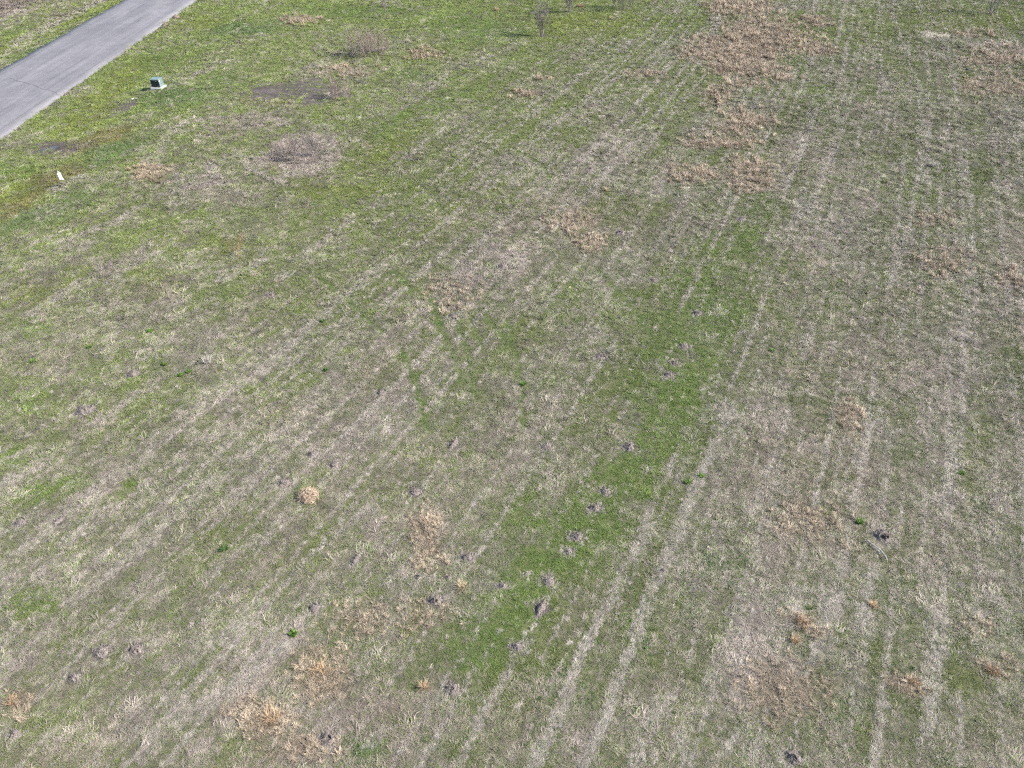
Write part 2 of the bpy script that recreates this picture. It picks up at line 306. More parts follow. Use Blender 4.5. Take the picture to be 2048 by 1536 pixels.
GREEN_SURVEY = [(-44.19, 68.24, 0.3), (-33.14, 68.24, 0.6), (-22.09, 68.24, 0.85), (-11.05, 68.24, 0.85), (0.0, 68.24, 0.85), (11.05, 68.24, 0.75), (22.09, 68.24, 0.5), (33.14, 68.24, 0.6), (44.19, 68.24, 0.75), (-33.93, 49.68, 0.6), (-25.45, 49.68, 0.9), (-16.97, 49.68, 0.7), (-8.48, 49.68, 0.7), (0.0, 49.68, 0.78), (8.48, 49.68, 0.6), (16.97, 49.68, 0.35), (25.45, 49.68, 0.55), (33.93, 49.68, 0.5), (-27.54, 38.11, 0.8), (-20.66, 38.11, 0.75), (-13.77, 38.11, 0.6), (-6.89, 38.11, 0.75), (0.0, 38.11, 0.62), (6.89, 38.11, 0.45), (13.77, 38.11, 0.42), (20.66, 38.11, 0.42), (27.54, 38.11, 0.38), (-23.18, 30.2, 0.8), (-17.38, 30.2, 0.6), (-11.59, 30.2, 0.6), (-5.79, 30.2, 0.65), (0.0, 30.2, 0.48), (5.79, 30.2, 0.38), (11.59, 30.2, 0.42), (17.38, 30.2, 0.34), (23.18, 30.2, 0.36), (-20.0, 24.46, 0.75), (-15.0, 24.46, 0.58), (-10.0, 24.46, 0.58), (-5.0, 24.46, 0.52), (0.0, 24.46, 0.38), (5.0, 24.46, 0.45), (10.0, 24.46, 0.38), (15.0, 24.46, 0.32), (20.0, 24.46, 0.32), (-17.6, 20.11, 0.6), (-13.2, 20.11, 0.55), (-8.8, 20.11, 0.5), (-4.4, 20.11, 0.4), (0.0, 20.11, 0.38), (4.4, 20.11, 0.52), (8.8, 20.11, 0.36), (13.2, 20.11, 0.3), (17.6, 20.11, 0.3), (-15.71, 16.68, 0.58), (-11.78, 16.68, 0.5), (-7.85, 16.68, 0.42), (-3.93, 16.68, 0.38), (0.0, 16.68, 0.42), (3.93, 16.68, 0.55), (7.85, 16.68, 0.33), (11.78, 16.68, 0.3), (15.71, 16.68, 0.33), (-12.93, 11.66, 0.6), (-9.7, 11.66, 0.48), (-6.46, 11.66, 0.4), (-3.23, 11.66, 0.42), (0.0, 11.66, 0.5), (3.23, 11.66, 0.5), (6.46, 11.66, 0.33), (9.7, 11.66, 0.28), (12.93, 11.66, 0.36), (-10.99, 8.14, 0.5), (-8.24, 8.14, 0.45), (-5.49, 8.14, 0.36), (-2.75, 8.14, 0.4), (0.0, 8.14, 0.48), (2.75, 8.14, 0.42), (5.49, 8.14, 0.34), (8.24, 8.14, 0.3), (10.99, 8.14, 0.36), (-9.55, 5.54, 0.42), (-7.16, 5.54, 0.36), (-4.78, 5.54, 0.28), (-2.39, 5.54, 0.4), (0.0, 5.54, 0.45), (2.39, 5.54, 0.34), (4.78, 5.54, 0.32), (7.16, 5.54, 0.3), (9.55, 5.54, 0.32)]

MOUNDS = [
    (1.58, 10.92, 0.16, 'h', 'round grey earth mound on the green strip, darkest and roundest of its line'),
    (1.35, 10.47, 0.11, 'm', 'small grey earth mound just below the round dark one on the green strip'),
    (2.1, 11.82, 0.15, 'h', 'forked grey earth mound on the green strip, above the round dark one'),
    (2.44, 12.36, 0.14, 'm', 'low pale grey earth mound, second above the round dark one on the green strip'),
    (3.25, 14.02, 0.18, 'h', 'grey mound with dark burrow high on the green strip near the pale row'),
    (0.85, 9.61, 0.14, 'm', 'flat pinkish earth mound at the lower left end of the green strip'),
    (0.65, 8.89, 0.18, 'l', 'long narrow grey mound lying below the green strip beside the paired pale rows'),
    (0.11, 7.94, 0.14, 'm', 'grey mound at the bottom centre, below the long narrow one'),
    (3.54, 9.89, 0.07, 'h', 'single black burrow in the long pale straw row'),
    (9.06, 10.92, 0.23, 'h', 'large black double burrow in the grey grass right of the pale row'),
    (5.29, 5.71, 0.14, 'h', 'round black burrow with earth rim at the bottom edge, right of centre'),
    (0.96, 14.06, 0.14, 'h', 'small earth mound above the green strip with a straw blade beside it'),
    (4.92, 17.19, 0.16, 'h', 'grey mound with a hole near the upper end of the green strip'),
    (5.2, 17.75, 0.13, 'h', 'small white rimmed mound directly above the grey one by the green strip'),
    (2.89, 18.19, 0.18, 'h', 'mound with a black hole in mixed grass, left of the upper green strip'),
    (5.66, 18.68, 0.16, 'm', 'pale grey mound uppermost on the wide green strip'),
    (6.5, 20.65, 0.16, 'h', 'small holed mound in the row of mounds through the upper green patch'),
    (5.32, 22.87, 0.17, 'm', 'white grey mound at the left side of the upper green patch'),
    (4.48, 26.51, 0.21, 'h', 'dark holed mound in the middle distance below the orange grass'),
    (3.71, 32.62, 0.24, 'h', 'dark mound in the middle distance beside the pale straw row, left of orange grass'),
    (9.71, 27.62, 0.21, 'h', 'dark holed mound just below the lowest orange patch'),
    (-12.55, 15.5, 0.29, 'm', 'broad pinkish brown molehill near the left edge'),
    (-12.2, 11.27, 0.16, 'h', 'round molehill with dark hole at the left edge, below the green patch'),
    (-11.27, 11.35, 0.15, 'l', 'small burrow mound in the pale row near the left edge'),
    (-5.46, 13.6, 0.15, 'h', 'grey holed mound up and right of the straw ball'),
    (-4.77, 13.23, 0.15, 'm', 'pale mound without a hole, upper right of the straw ball'),
    (-5.94, 12.51, 0.17, 'm', 'grey brown mound just left of the straw ball'),
    (-2.52, 12.34, 0.18, 'h', 'grey mound with burrow right of the straw ball'),
    (-1.63, 14.14, 0.18, 'l', 'long pale mound high right of the straw ball'),
    (-4.39, 8.89, 0.14, 'm', 'pale grey mound alone in dark green grass below the straw ball'),
    (-3.69, 10.2, 0.14, 'l', 'reddish grey low mound left of the orange grass clump'),
    (-1.73, 9.08, 0.16, 'h', 'grey mound with two dark holes below the orange grass clump'),
    (-1.06, 10.3, 0.15, 'h', 'rough grey mound right of the orange grass clump'),
    (-1.2, 7.01, 0.17, 'h', 'freshly dug burrow with tan earth rim near the bottom centre'),
    (-3.55, 6.07, 0.17, 'h', 'largest black burrow at the bottom edge, left of centre'),
    (-2.17, 9.71, 0.08, 'h', 'small black burrow at the foot of the orange grass clump'),
    (-1.49, 9.69, 0.08, 'h', 'small black burrow between the orange clump and the yellow tuft'),
    (-8.64, 7.82, 0.17, 'm', 'tan earth mound with sparse straw, lower left'),
    (-7.93, 7.87, 0.16, 'h', 'tan earth mound with two small holes, lower left beside its twin'),
    (-8.95, 7.27, 0.12, 'h', 'grey lilac mound with one small hole in the lower left corner area'),
    (-9.59, 6.14, 0.10, 'h', 'small black burrow in the bottom left corner'),
    (-8.72, 21.64, 0.16, 'h', 'small holed mound in the left middle distance among straw'),
    (-11.82, 17.19, 0.19, 'h', 'pale mound with ring shaped burrow at the left, below the green weeds'),
    (-0.36, 23.52, 0.17, 'h', 'small dark burrow in the middle distance left of the upper green patch'),
    (-2.03, 20.35, 0.16, 'm', 'pale mound at the top of the wheel tracks'),
    (-3.97, 16.33, 0.15, 'm', 'pinkish mound in dead grass near the picture centre left'),
    (-0.22, 9.47, 0.10, 'h', 'small dark burrow right of the yellow grass tuft'),
]
WEEDS = [
    (-13.81, 18.54, 0.10, 'small green weed rosette above the row of weeds at the left'),
    (-11.0, 17.62, 0.13, 'bright green weed, single, above the pair at the left'),
    (-10.29, 17.07, 0.14, 'bright green weed, larger of the pair at the left'),
    (-10.1, 17.24, 0.09, 'bright green weed, smaller of the pair at the left'),
    (-15.24, 17.75, 0.13, 'bright green weed close to the left edge'),
    (-12.17, 19.4, 0.15, 'flat green weed clump in grass, above the other weeds at the left'),
    (-5.9, 17.49, 0.13, 'dark green weed in dead grass left of the wheel tracks'),
    (-6.51, 20.08, 0.14, 'dark green weed among straw in the middle left distance'),
    (-4.72, 8.26, 0.14, 'largest bright green weed clump, below the straw ball'),
    (4.63, 12.7, 0.12, 'round green weed just left of the long pale straw row'),
    (5.04, 12.92, 0.09, 'small green weed touching the long pale straw row'),
    (0.34, 16.76, 0.14, 'lone vivid green weed near the picture centre'),
    (8.51, 18.49, 0.13, 'small green weed right of the long pale straw row'),
    (-6.86, 10.42, 0.08, 'dark green low weed between two pale rows at the lower left'),
    (12.06, 13.06, 0.12, 'yellow green weed by the far right row of mounds'),
    (8.68, 11.37, 0.10, 'small green weed amid brown grass at the right'),
]
TUFTS = [
    (-1.13, 9.41, 0.19, 'yellow tan grass tuft with spiky blades right of the orange clump'),
    (-1.79, 7.06, 0.13, 'small orange grass tuft near the tan burrow at the bottom'),
    (-9.98, 6.78, 0.18, 'orange grass tuft in the lower left corner'),
    (-3.97, 7.41, 0.27, 'large orange tan grass tuft at the bottom, left of centre'),
    (-4.7, 6.43, 0.27, 'broad tan grass tuft at the bottom left'),
    (6.34, 8.5, 0.22, 'orange grass tuft at the lower right above the brown patch'),
    (8.14, 7.16, 0.20, 'leaning rusty grass tuft at the lower right'),
    (8.06, 8.97, 0.16, 'thin orange grass tuft at the right beside the grey row'),
    (6.05, 8.08, 0.16, 'small tan tuft below the orange one at the lower right'),
    (20.52, 33.33, 0.34, 'pale feathery grass tuft standing alone in the right distance'),
    (4.27, 30.31, 0.20, 'small cream tuft in the middle distance'),
    (5.67, 65.51, 0.38, 'tan round tuft beside the bare sapling at the top edge'),
    (-1.28, 64.64, 0.33, 'small tan tuft at the top edge, left of the bare saplings'),
    (7.86, 61.82, 0.28, 'small brown tuft on the yellow green patch at the top'),
    (9.93, 7.41, 0.17, 'rusty brown tuft close to the bottom right corner'),
    (-9.69, 17.75, 0.29, 'long white grey grass tuft fanned out at the left'),
]

# ---------------------------------------------------------------- helpers
rng = np.random.default_rng(7)
random.seed(7)

def tag(o, label=None, cat=None, group=None, kind=None):
    if label: o["label"] = label
    if cat: o["category"] = cat
    if group: o["group"] = group
    if kind: o["kind"] = kind
    return o

def link(name, me, mat=None, parent=None):
    if mat is not None and not me.materials: me.materials.append(mat)
    o = bpy.data.objects.new(name, me)
    COL.objects.link(o)
    if parent is not None: o.parent = parent
    return o

def empty(name, loc, rz=0.0):
    o = bpy.data.objects.new(name, None)
    COL.objects.link(o)
    o.location = loc
    o.rotation_euler = (0, 0, rz)
    o.empty_display_size = 0.3
    return o

def mesh_np(name, v, f, smooth=False):
    """v (n,3), f (m,k) -> mesh, quickly"""
    me = bpy.data.meshes.new(name)
    v = np.asarray(v, np.float32); f = np.asarray(f, np.int32)
    me.vertices.add(len(v)); me.vertices.foreach_set("co", v.ravel())
    k = f.shape[1]
    me.loops.add(f.size); me.loops.foreach_set("vertex_index", f.ravel())
    me.polygons.add(len(f))
    me.polygons.foreach_set("loop_start", np.arange(0, f.size, k, dtype=np.int32))
    me.polygons.foreach_set("loop_total", np.full(len(f), k, np.int32))
    me.update(calc_edges=True); me.validate()
    if smooth: me.polygons.foreach_set("use_smooth", np.ones(len(f), bool))
    return me

def attr(me, name, data, kind='FLOAT', dom='POINT'):
    a = me.attributes.new(name, kind, dom)
    key = {'FLOAT': 'value', 'FLOAT_VECTOR': 'vector', 'FLOAT_COLOR': 'color', 'INT': 'value'}[kind]
    a.data.foreach_set(key, np.ascontiguousarray(data).ravel())

def hash2(ix, iy, seed):
    n = (ix.astype(np.int64) * 374761393 + iy.astype(np.int64) * 668265263 + seed * 974634787) & 0xFFFFFFFF
    n = ((n ^ (n >> 13)) * 1274126177) & 0xFFFFFFFF
    n = ((n ^ (n >> 16)) * 2246822519) & 0xFFFFFFFF
    return ((n ^ (n >> 15)) & 0xFFFFFF) / float(0xFFFFFF)

def vn(x, y, seed=0):
    ix = np.floor(x); iy = np.floor(y)
    fx = x - ix; fy = y - iy
    fx = fx * fx * (3 - 2 * fx); fy = fy * fy * (3 - 2 * fy)
    a = hash2(ix, iy, seed); b = hash2(ix + 1, iy, seed)
    c = hash2(ix, iy + 1, seed); d = hash2(ix + 1, iy + 1, seed)
    return (a + (b - a) * fx) * (1 - fy) + (c + (d - c) * fx) * fy

def fbm(x, y, seed=0, oct=3):
    s = 0; a = 0.55; t = 0
    for i in range(oct):
        s = s + a * vn(x, y, seed + i * 17); t += a
        x = x * 2.03 + 11.3; y = y * 2.03 - 7.1; a *= 0.55
    return s / t

def sst(a, b, x):
    t = np.clip((x - a) / (b - a), 0, 1)
    return t * t * (3 - 2 * t)

def row_u(x, y):                                   # across the mowing rows
    return x - (0.52 * y - 0.0009 * y * y)

ROAD_L, ROAD_R = -33.0, -26.75                     # road edges at the near end
def road_edges(y):
    drift = -0.016 * (y - 40.0)
    er = ROAD_R + drift + 0.10 * (vn(y * 1.1, y * 0 + 3.0, 5) - .5) + 0.07 * (vn(y * 4.3, y * 0, 6) - .5)
    el = ROAD_L + drift + 0.10 * (vn(y * 1.0, y * 0 + 9.0, 7) - .5) + 0.07 * (vn(y * 4.1, y * 0, 8) - .5)
    return el, er

def seg_dist(x, y, pts):
    d = np.full(x.shape, 1e9)
    for (ax, ay), (bx, by) in zip(pts[:-1], pts[1:]):
        ex, ey = bx - ax, by - ay
        t = np.clip(((x - ax) * ex + (y - ay) * ey) / (ex * ex + ey * ey + 1e-9), 0, 1)
        d = np.minimum(d, np.hypot(x - ax - t * ex, y - ay - t * ey))
    return d

_cg = np.array(GREEN_SURVEY)
def fields(x, y):
    """what grows at each point: dict of 0..1 covers"""
    x = np.asarray(x, float); y = np.asarray(y, float)
    F = {}
    far = np.clip(y / 40.0, 0.15, 2.0)
    # surveyed green fraction
    num = np.zeros_like(x); den = np.zeros_like(x)
    yy = np.clip(y, 5.5, 68.3)
    for cx, cy, v in _cg:
        sc = 0.16 * cy + 0.5
        wgt = 1.0 / ((((x - cx) / sc) ** 2 + ((yy - cy) / (sc * 1.2)) ** 2) + 0.15) ** 2
        num += wgt * v; den += wgt
    G = num / den
    u = row_u(x, y)
    streak = fbm(u / 0.75, y / 9.0, 31, 3) - .5
    streak2 = fbm(u / 0.28, y / 3.2, 41, 2) - .5
    G = G + 0.62 * (fbm(x / 2.6, y / 2.6, 51, 3) - .5) + 0.42 * streak + 0.30 * streak2
    clump = fbm(x / 0.42, y / 0.42, 61, 2) - .5
    G = G + 0.62 * clump
    # patches
    wx = x + far * (1.3 * (fbm(x / 1.4, y / 1.4, 71, 3) - .5) + 0.9 * (vn(x / .3, y / .3, 72) - .5))
    wy = y + far * (1.9 * (fbm(x / 1.4, y / 1.4, 81, 3) - .5) + 1.1 * (vn(x / .3, y / .3, 82) - .5))
    C = {k: np.zeros_like(x) for k in ('org', 'grn', 'dgr', 'ygr', 'tan', 'brn', 'clo', 'red', 'soil', 'pal', 'brs')}
    for cx, cy, ax, ay, bx, by, t, s in PATCHES:
        rr = 1.7 * max(math.hypot(ax, ay), math.hypot(bx, by)) + 1.0
        m = np.nonzero((np.abs(x - cx) < rr) & (np.abs(y - cy) < rr))[0]
        if not len(m): continue
        det = ax * by - bx * ay
        if abs(det) < 1e-4: continue
        dx = wx[m] - cx; dy = wy[m] - cy
        p = (dx * by - dy * bx) / det; q = (dy * ax - dx * ay) / det
        k = s * sst(1.75 if t == 'org' else 1.55, 0.15 if t == 'org' else .35, np.hypot(p, q))
        C[t][m] = np.maximum(C[t][m], k)
    for k in C: F[k] = C[k]
    gg = np.maximum(np.maximum(C['grn'], C['dgr']), .9 * C['ygr'])
    G = G * (1 - gg * .85) + gg * .85 * (0.90 + .60 * clump + .40 * streak2)
    G = G - 0.34 * C['tan'] - 0.15 * C['brn'] - .5 * C['pal'] - .6 * C['brs']
    # mown rows
    W = np.zeros_like(x); nb = fbm(x / .35, y / .35, 91, 2); nl = fbm(x / 1.3, y / 1.3, 95, 2); n4 = fbm(x / 4.0, y / 4.0, 96, 2)
    jx = 0.16 * (fbm(x / .5, y / .5, 93, 2) - .5); jy = 0.16 * (fbm(x / .5, y / .5, 94, 2) - .5)
    for pts, wd, s in ROWS:
        a = np.array(pts)
        m = np.nonzero((x > a[:, 0].min() - 1.5) & (x < a[:, 0].max() + 1.5) & (y > a[:, 1].min() - 1.5) & (y < a[:, 1].max() + 1.5))[0]
        if not len(m): continue
        d = seg_dist(x[m] + jx[m] * (1 + wd), y[m] + jy[m] * (1 + wd), pts)
        wd2 = wd * (0.13 + 0.32 * nl[m]) * (1 + .012 * y[m])
        k = sst(1.9, .45, d / wd2) * np.clip(s * .92 + (nb[m] - .5) * (2.9 - 2.0 * s) + (n4[m] - .5) * .7, 0, 1) * (1 - .35 * sst(-4, 6, u[m]) * sst(16, 30, y[m]))
        W[m] = np.maximum(W[m], k)
    # the finer mower lines between the surveyed ones
    uu = u + .22 * (fbm(x / 9.0, y / 9.0, 97, 2) - .5) + .07 * (fbm(x / .8, y / .8, 98, 2) - .5)
    zone = sst(-25, -16, uu) * (1 - .75 * gg) * (1 - .6 * C['org'])
    thin = np.zeros_like(x); gap = np.zeros_like(x)
    for k_, (pitch, wd, st_) in enumerate(((.98, .055, 1.0), (.61, .04, .6), (1.57, .075, 1.0))):
        cell = np.floor(uu / pitch)
        off = (hash2(cell, cell * 0, 200 + k_) - .5) * .55
        d = np.abs(uu / pitch - cell - .5 - off) * pitch
        per = .35 + .65 * hash2(cell, cell * 0, 230 + k_)
        along = sst(.30, .62, fbm(cell * 7.7, y / 5.5, 240 + k_, 3)) * (.55 + .9 * (nb - .25))
        wd_ = wd * (1 + .028 * y)
        thin = np.maximum(thin, st_ * per * along * sst(1.8, .5, d / wd_))
        gap = np.maximum(gap, st_ * per * sst(.5, 1.0, d / wd_) * sst(3.6, 2.0, d / wd_))
    W = np.maximum(W, np.clip(thin * .95, 0, 1) * zone * (1 - .45 * sst(-4, 4, u) * sst(14, 28, y)))
    G = G + .22 * gap * zone - .3 * W
    # the lush strip between the rows
    for pts, hw_, s in BANDS:
        d = seg_dist(wx * .6 + x * .4, wy * .6 + y * .4, pts)
        k_ = s * sst(1.5, .5, d / (hw_ * (.55 + .9 * nl)))
        C['grn'] = np.maximum(C['grn'], k_); F['grn'] = C['grn']
        G = G * (1 - .6 * k_) + .6 * k_ * (.92 + .7 * clump + .5 * streak2)
    F['row'] = W
    T = np.full(x.shape, 9.0)
    for pts in TRACKS: T = np.minimum(T, seg_dist(x + jx, y + jy, pts))
    F['track'] = sst(.15, .05, T)
    G = G + 1.2 * F['track']; W *= 1 - .8 * F['track']
    F['bare'] = np.clip(C['soil'] * 1.9 - .25 + 2.2 * (fbm(x / .22, y / .22, 123, 2) - .5) * (C['soil'] > .05), 0, .93)
    for mx, my, mr, st, lb in MOUNDS:
        m = np.nonzero((np.abs(x - mx) < mr * 2) & (np.abs(y - my) < mr * 2))[0]
        if len(m):
            q = np.hypot(x[m] - mx, y[m] - my) / mr
            F['bare'][m] = np.maximum(F['bare'][m], sst(1.45, 1.0, q))
            W[m] = np.maximum(W[m], .5 * sst(2.6, 1.6, q) * sst(.7, 1.0, q))
    el, er = road_edges(y)
    G = G - .07 * sst(2, -8, x) * sst(48, 30, y)
    F['road'] = (x > el + .10 * nb) & (x < er - .16 * nb)
    e = np.minimum(np.abs(x - el), np.abs(x - er))
    F['edge'] = sst(.55, .05, e)
    F['G'] = G; F['u'] = u; F['clump'] = clump; F['streak'] = streak
    return F

def relief(x, y):
    el, er = road_edges(y)
    d1 = x - er; d2 = el - x
    z = -.24 * np.exp(-((d1 - 3.4) / 1.9) ** 2) - .22 * np.exp(-((d2 - 2.6) / 1.5) ** 2)
    z = z + .34 * (fbm(x / 6.0, y / 6.0, 111, 2) - .5) * sst(0.5, 4, np.maximum(d1, d2)) + .05 * (fbm(x / .9, y / .9, 112, 2) - .5)
    return z + .03 * (fbm(x / .35, y / .35, 113, 1) - .5) - .02

# ---------------------------------------------------------------- materials
def nt(name):
    m = bpy.data.materials.new(name); m.use_nodes = True
    n = m.node_tree; b = n.nodes["Principled BSDF"]
    return m, n, b

def noise(n, scale, detail=4, rough=.6, coords=None, dims='3D'):
    t = n.nodes.new("ShaderNodeTexNoise")
    t.inputs["Scale"].default_value = scale; t.inputs["Detail"].default_value = detail; t.inputs["Roughness"].default_value = rough
    if coords is not None: n.links.new(coords, t.inputs["Vector"])
    return t

def ramp(n, src, stops):
    r = n.nodes.new("ShaderNodeValToRGB")
    while len(r.color_ramp.elements) < len(stops): r.color_ramp.elements.new(.5)
    for e, (p, c) in zip(r.color_ramp.elements, stops):
        e.position = p; e.color = (*c, 1) if len(c) == 3 else c
    n.links.new(src, r.inputs[0]); return r

def mixc(n, fac, a, b, mode='MIX'):
    m = n.nodes.new("ShaderNodeMix"); m.data_type = 'RGBA'; m.blend_type = mode
    for s, v in ((m.inputs[0], fac), (m.inputs[6], a), (m.inputs[7], b)):
        if hasattr(v, 'links'): n.links.new(v, s)
        elif isinstance(v, (int, float)): s.default_value = v
        else: s.default_value = (*v, 1)
    return m.outputs[2]

def bump(n, b, src, strength, dist):
    u = n.nodes.new("ShaderNodeBump"); u.inputs["Strength"].default_value = strength; u.inputs["Distance"].default_value = dist
    n.links.new(src, u.inputs["Height"]); n.links.new(u.outputs[0], b.inputs["Normal"])

def pos(n):
    return n.nodes.new("ShaderNodeNewGeometry").outputs["Position"]

def simple(name, col, rough=.6, metal=0, var=.15, scale=8, spec=.4):
    m, n, b = nt(name)
    t = noise(n, scale, 5)
    tc = n.nodes.new("ShaderNodeTexCoord"); n.links.new(tc.outputs["Object"], t.inputs["Vector"])
    lo = tuple(c * (1 - var) for c in col); hi = tuple(min(1, c * (1 + var)) for c in col)
    r = ramp(n, t.outputs[0], [(.3, lo), (.7, hi)])
    n.links.new(r.outputs[0], b.inputs["Base Color"])
    b.inputs["Roughness"].default_value = rough; b.inputs["Metallic"].default_value = metal
    b.inputs["Specular IOR Level"].default_value = spec
    return m

def blade_material(name, trans=.22, rough=.55, spec=.25, own=None):
    m, n, b = nt(name)
    va = n.nodes.new("ShaderNodeAttribute"); va.attribute_type = 'GEOMETRY'; va.attribute_name = "shade"
    if own is None:
        ta = n.nodes.new("ShaderNodeAttribute"); ta.attribute_type = 'INSTANCER'; ta.attribute_name = "tint"
        base = ta.outputs["Color"]
    else:
        base = own
    c = mixc(n, 1.0, base, va.outputs["Color"], 'MULTIPLY')
    n.links.new(c, b.inputs["Base Color"])
    b.inputs["Roughness"].default_value = rough; b.inputs["Specular IOR Level"].default_value = spec
    if trans <= 0: return m
    tr = n.nodes.new("ShaderNodeBsdfTranslucent"); n.links.new(c, tr.inputs[0])
    mx = n.nodes.new("ShaderNodeMixShader"); mx.inputs[0].default_value = trans
    out = n.nodes["Material Output"]
    n.links.new(b.outputs[0], mx.inputs[1]); n.links.new(tr.outputs[0], mx.inputs[2]); n.links.new(mx.outputs[0], out.inputs[0])
    return m

# ground: soil and matted thatch, cover colours carried by the surveyed attribute
m_ground, n, b = nt("field_soil")
P = pos(n)
ca = n.nodes.new("ShaderNodeAttribute"); ca.attribute_name = "cover"
n1 = noise(n, 9, 6, .7, P); n2 = noise(n, 45, 4, .7, P)
r1 = ramp(n, n1.outputs[0], [(.25, (.55, .55, .55)), (.75, (1.35, 1.32, 1.28))])
r2 = ramp(n, n2.outputs[0], [(.3, (.6, .6, .6)), (.7, (1.3, 1.3, 1.3))])
c = mixc(n, 1.0, ca.outputs["Color"], r1.outputs[0], 'MULTIPLY')
c = mixc(n, 1.0, c, r2.outputs[0], 'MULTIPLY')
n.links.new(c, b.inputs["Base Color"]); b.inputs["Roughness"].default_value = .95; b.inputs["Specular IOR Level"].default_value = .1
bump(n, b, n2.outputs[0], .6, .04)

m_road, n, b = nt("worn_asphalt")
P = pos(n)
mp = n.nodes.new("ShaderNodeMapping"); mp.inputs["Scale"].default_value = (2.1, .07, 1); n.links.new(P, mp.inputs[0])
s1 = noise(n, 1.0, 5, .65, mp.outputs[0])
mp2 = n.nodes.new("ShaderNodeMapping"); mp2.inputs["Scale"].default_value = (.55, .12, 1); n.links.new(P, mp2.inputs[0])
s2 = noise(n, 1.0, 3, .5, mp2.outputs[0])
s3 = noise(n, 60, 3, .7, P); s4 = noise(n, .9, 5, .65, P)
a = ramp(n, s1.outputs[0], [(.32, (.158, .152, .160)), (.68, (.215, .207, .216))])
a2 = ramp(n, s2.outputs[0], [(.35, (.85, .85, .86)), (.65, (1.1, 1.09, 1.08))])
a3 = ramp(n, s3.outputs[0], [(.3, (.82, .82, .82)), (.7, (1.15, 1.15, 1.15))])
a4 = ramp(n, s4.outputs[0], [(.35, (.90, .90, .91)), (.65, (1.07, 1.07, 1.06))])
c = mixc(n, 1., a.outputs[0], a2.outputs[0], 'MULTIPLY'); c = mixc(n, 1., c, a3.outputs[0], 'MULTIPLY'); c = mixc(n, 1., c, a4.outputs[0], 'MULTIPLY')
n.links.new(c, b.inputs["Base Color"]); b.inputs["Roughness"].default_value = .85; b.inputs["Specular IOR Level"].default_value = .3
bump(n, b, s3.outputs[0], .35, .01)

m_blade = blade_material("grass_blade")
m_straw = blade_material("straw_blade", 0, .5, .3)
def own_blade(name, col, trans=.2):
    m = blade_material(name, trans, own=(0, 0, 0))
    n = m.node_tree
    mixn = [x for x in n.nodes if x.bl_idname == "ShaderNodeMix"][0]
    mixn.inputs[6].default_value = (*col, 1)
    return m

# ---------------------------------------------------------------- the ground sheet
def axis(fine0, fine1, step, lo, hi):
    a = list(np.arange(fine0, fine1 + 1e-6, step))
    s = step; v = a[-1]
    up = []
    while v < hi: s *= 1.35; v += s; up.append(v)
    s = step; v = a[0]; dn = []
    while v > lo: s *= 1.35; v -= s; dn.append(v)
    return np.array(dn[::-1] + a + up)
gx = axis(-50, 48, .2, -2500, 2500); gy = axis(3, 76, .15, -2500, 2500)
X, Y = np.meshgrid(gx, gy); fx, fy = X.ravel(), Y.ravel()
F = fields(fx, fy)
zz = relief(fx, fy) * sst(400, 90, np.hypot(fx, fy))
el, er = road_edges(fy)
under = sst(-.35, .25, np.minimum(fx - el, er - fx))
zz = zz * (1 - under) - .10 * under
g = np.clip(F['G'], 0, 1)[:, None]
soil = np.array([.155, .130, .108]); thatch = np.array([.235, .205, .172]); turf = np.array([.125, .138, .060])
cov = (thatch * .55 + soil * .45) * (1 - g) + turf * g
yl = F['ygr'][:, None]; cov = cov * (1 - .6 * yl) + np.array([.10, .115, .028]) * .6 * yl
rd = np.clip(F['red'], 0, 1)[:, None]; cov = cov * (1 - .75 * rd) + np.array([.125, .105, .050]) * .75 * rd
og = F['org'][:, None]; cov = cov * (1 - .7 * og) + np.array([.24, .165, .10]) * .7 * og
br_ = F['bare'][:, None]; mud = np.array([.100, .083, .084]) * (0.35 + 1.3 * fbm(fx / .8, fy / .3, 121, 4))[:, None]
cov = cov * (1 - br_) + mud * br_
ed = (F['edge'] * .7)[:, None]; cov = cov * (1 - ed) + np.array([.17, .145, .12]) * ed
nx, ny = len(gx), len(gy)
idx = np.arange(nx * ny).reshape(ny, nx)
fc = np.stack([idx[:-1, :-1].ravel(), idx[:-1, 1:].ravel(), idx[1:, 1:].ravel(), idx[1:, :-1].ravel()], 1)
me = mesh_np("ground", np.stack([fx, fy, zz], 1), fc, True)
attr(me, "cover", np.concatenate([cov, np.ones((len(cov), 1))], 1).astype(np.float32), 'FLOAT_COLOR')
ground = tag(link("ground", me, m_ground), "mown field soil with matted thatch between the grass", "ground", kind="structure")

def gz(x, y):
    return float(relief(np.array([x], float), np.array([y], float))[0])

# ---------------------------------------------------------------- the road
ys = np.concatenate([np.arange(-60, 20, 2.0), np.arange(20, 80, .12), np.arange(80, 800, 12.0)])
el, er = road_edges(ys)
k = 13
t = np.linspace(0, 1, k)
RX = el[:, None] + (er - el)[:, None] * t[None, :]
RZ = np.repeat((.012 + .08 * (1 - (2 * t - 1) ** 2))[None, :], len(ys), 0)
RY = np.repeat(ys[:, None], k, 1)
v = np.stack([RX, RY, RZ], 2).reshape(-1, 3)
skl = np.stack([el - .05, ys, np.full(len(ys), -.12)], 1); skr = np.stack([er + .05, ys, np.full(len(ys), -.12)], 1)
idx = np.arange(len(ys) * k).reshape(len(ys), k)
fc = np.stack([idx[:-1, :-1].ravel(), idx[:-1, 1:].ravel(), idx[1:, 1:].ravel(), idx[1:, :-1].ravel()], 1)
o0 = len(v); li = np.arange(len(ys)) + o0; ri = li + len(ys)
f2 = np.stack([li[:-1], idx[:-1, 0], idx[1:, 0], li[1:]], 1); f3 = np.stack([idx[:-1, -1], ri[:-1], ri[1:], idx[1:, -1]], 1)
me = mesh_np("road", np.concatenate([v, skl, skr]), np.concatenate([fc, f2, f3]))
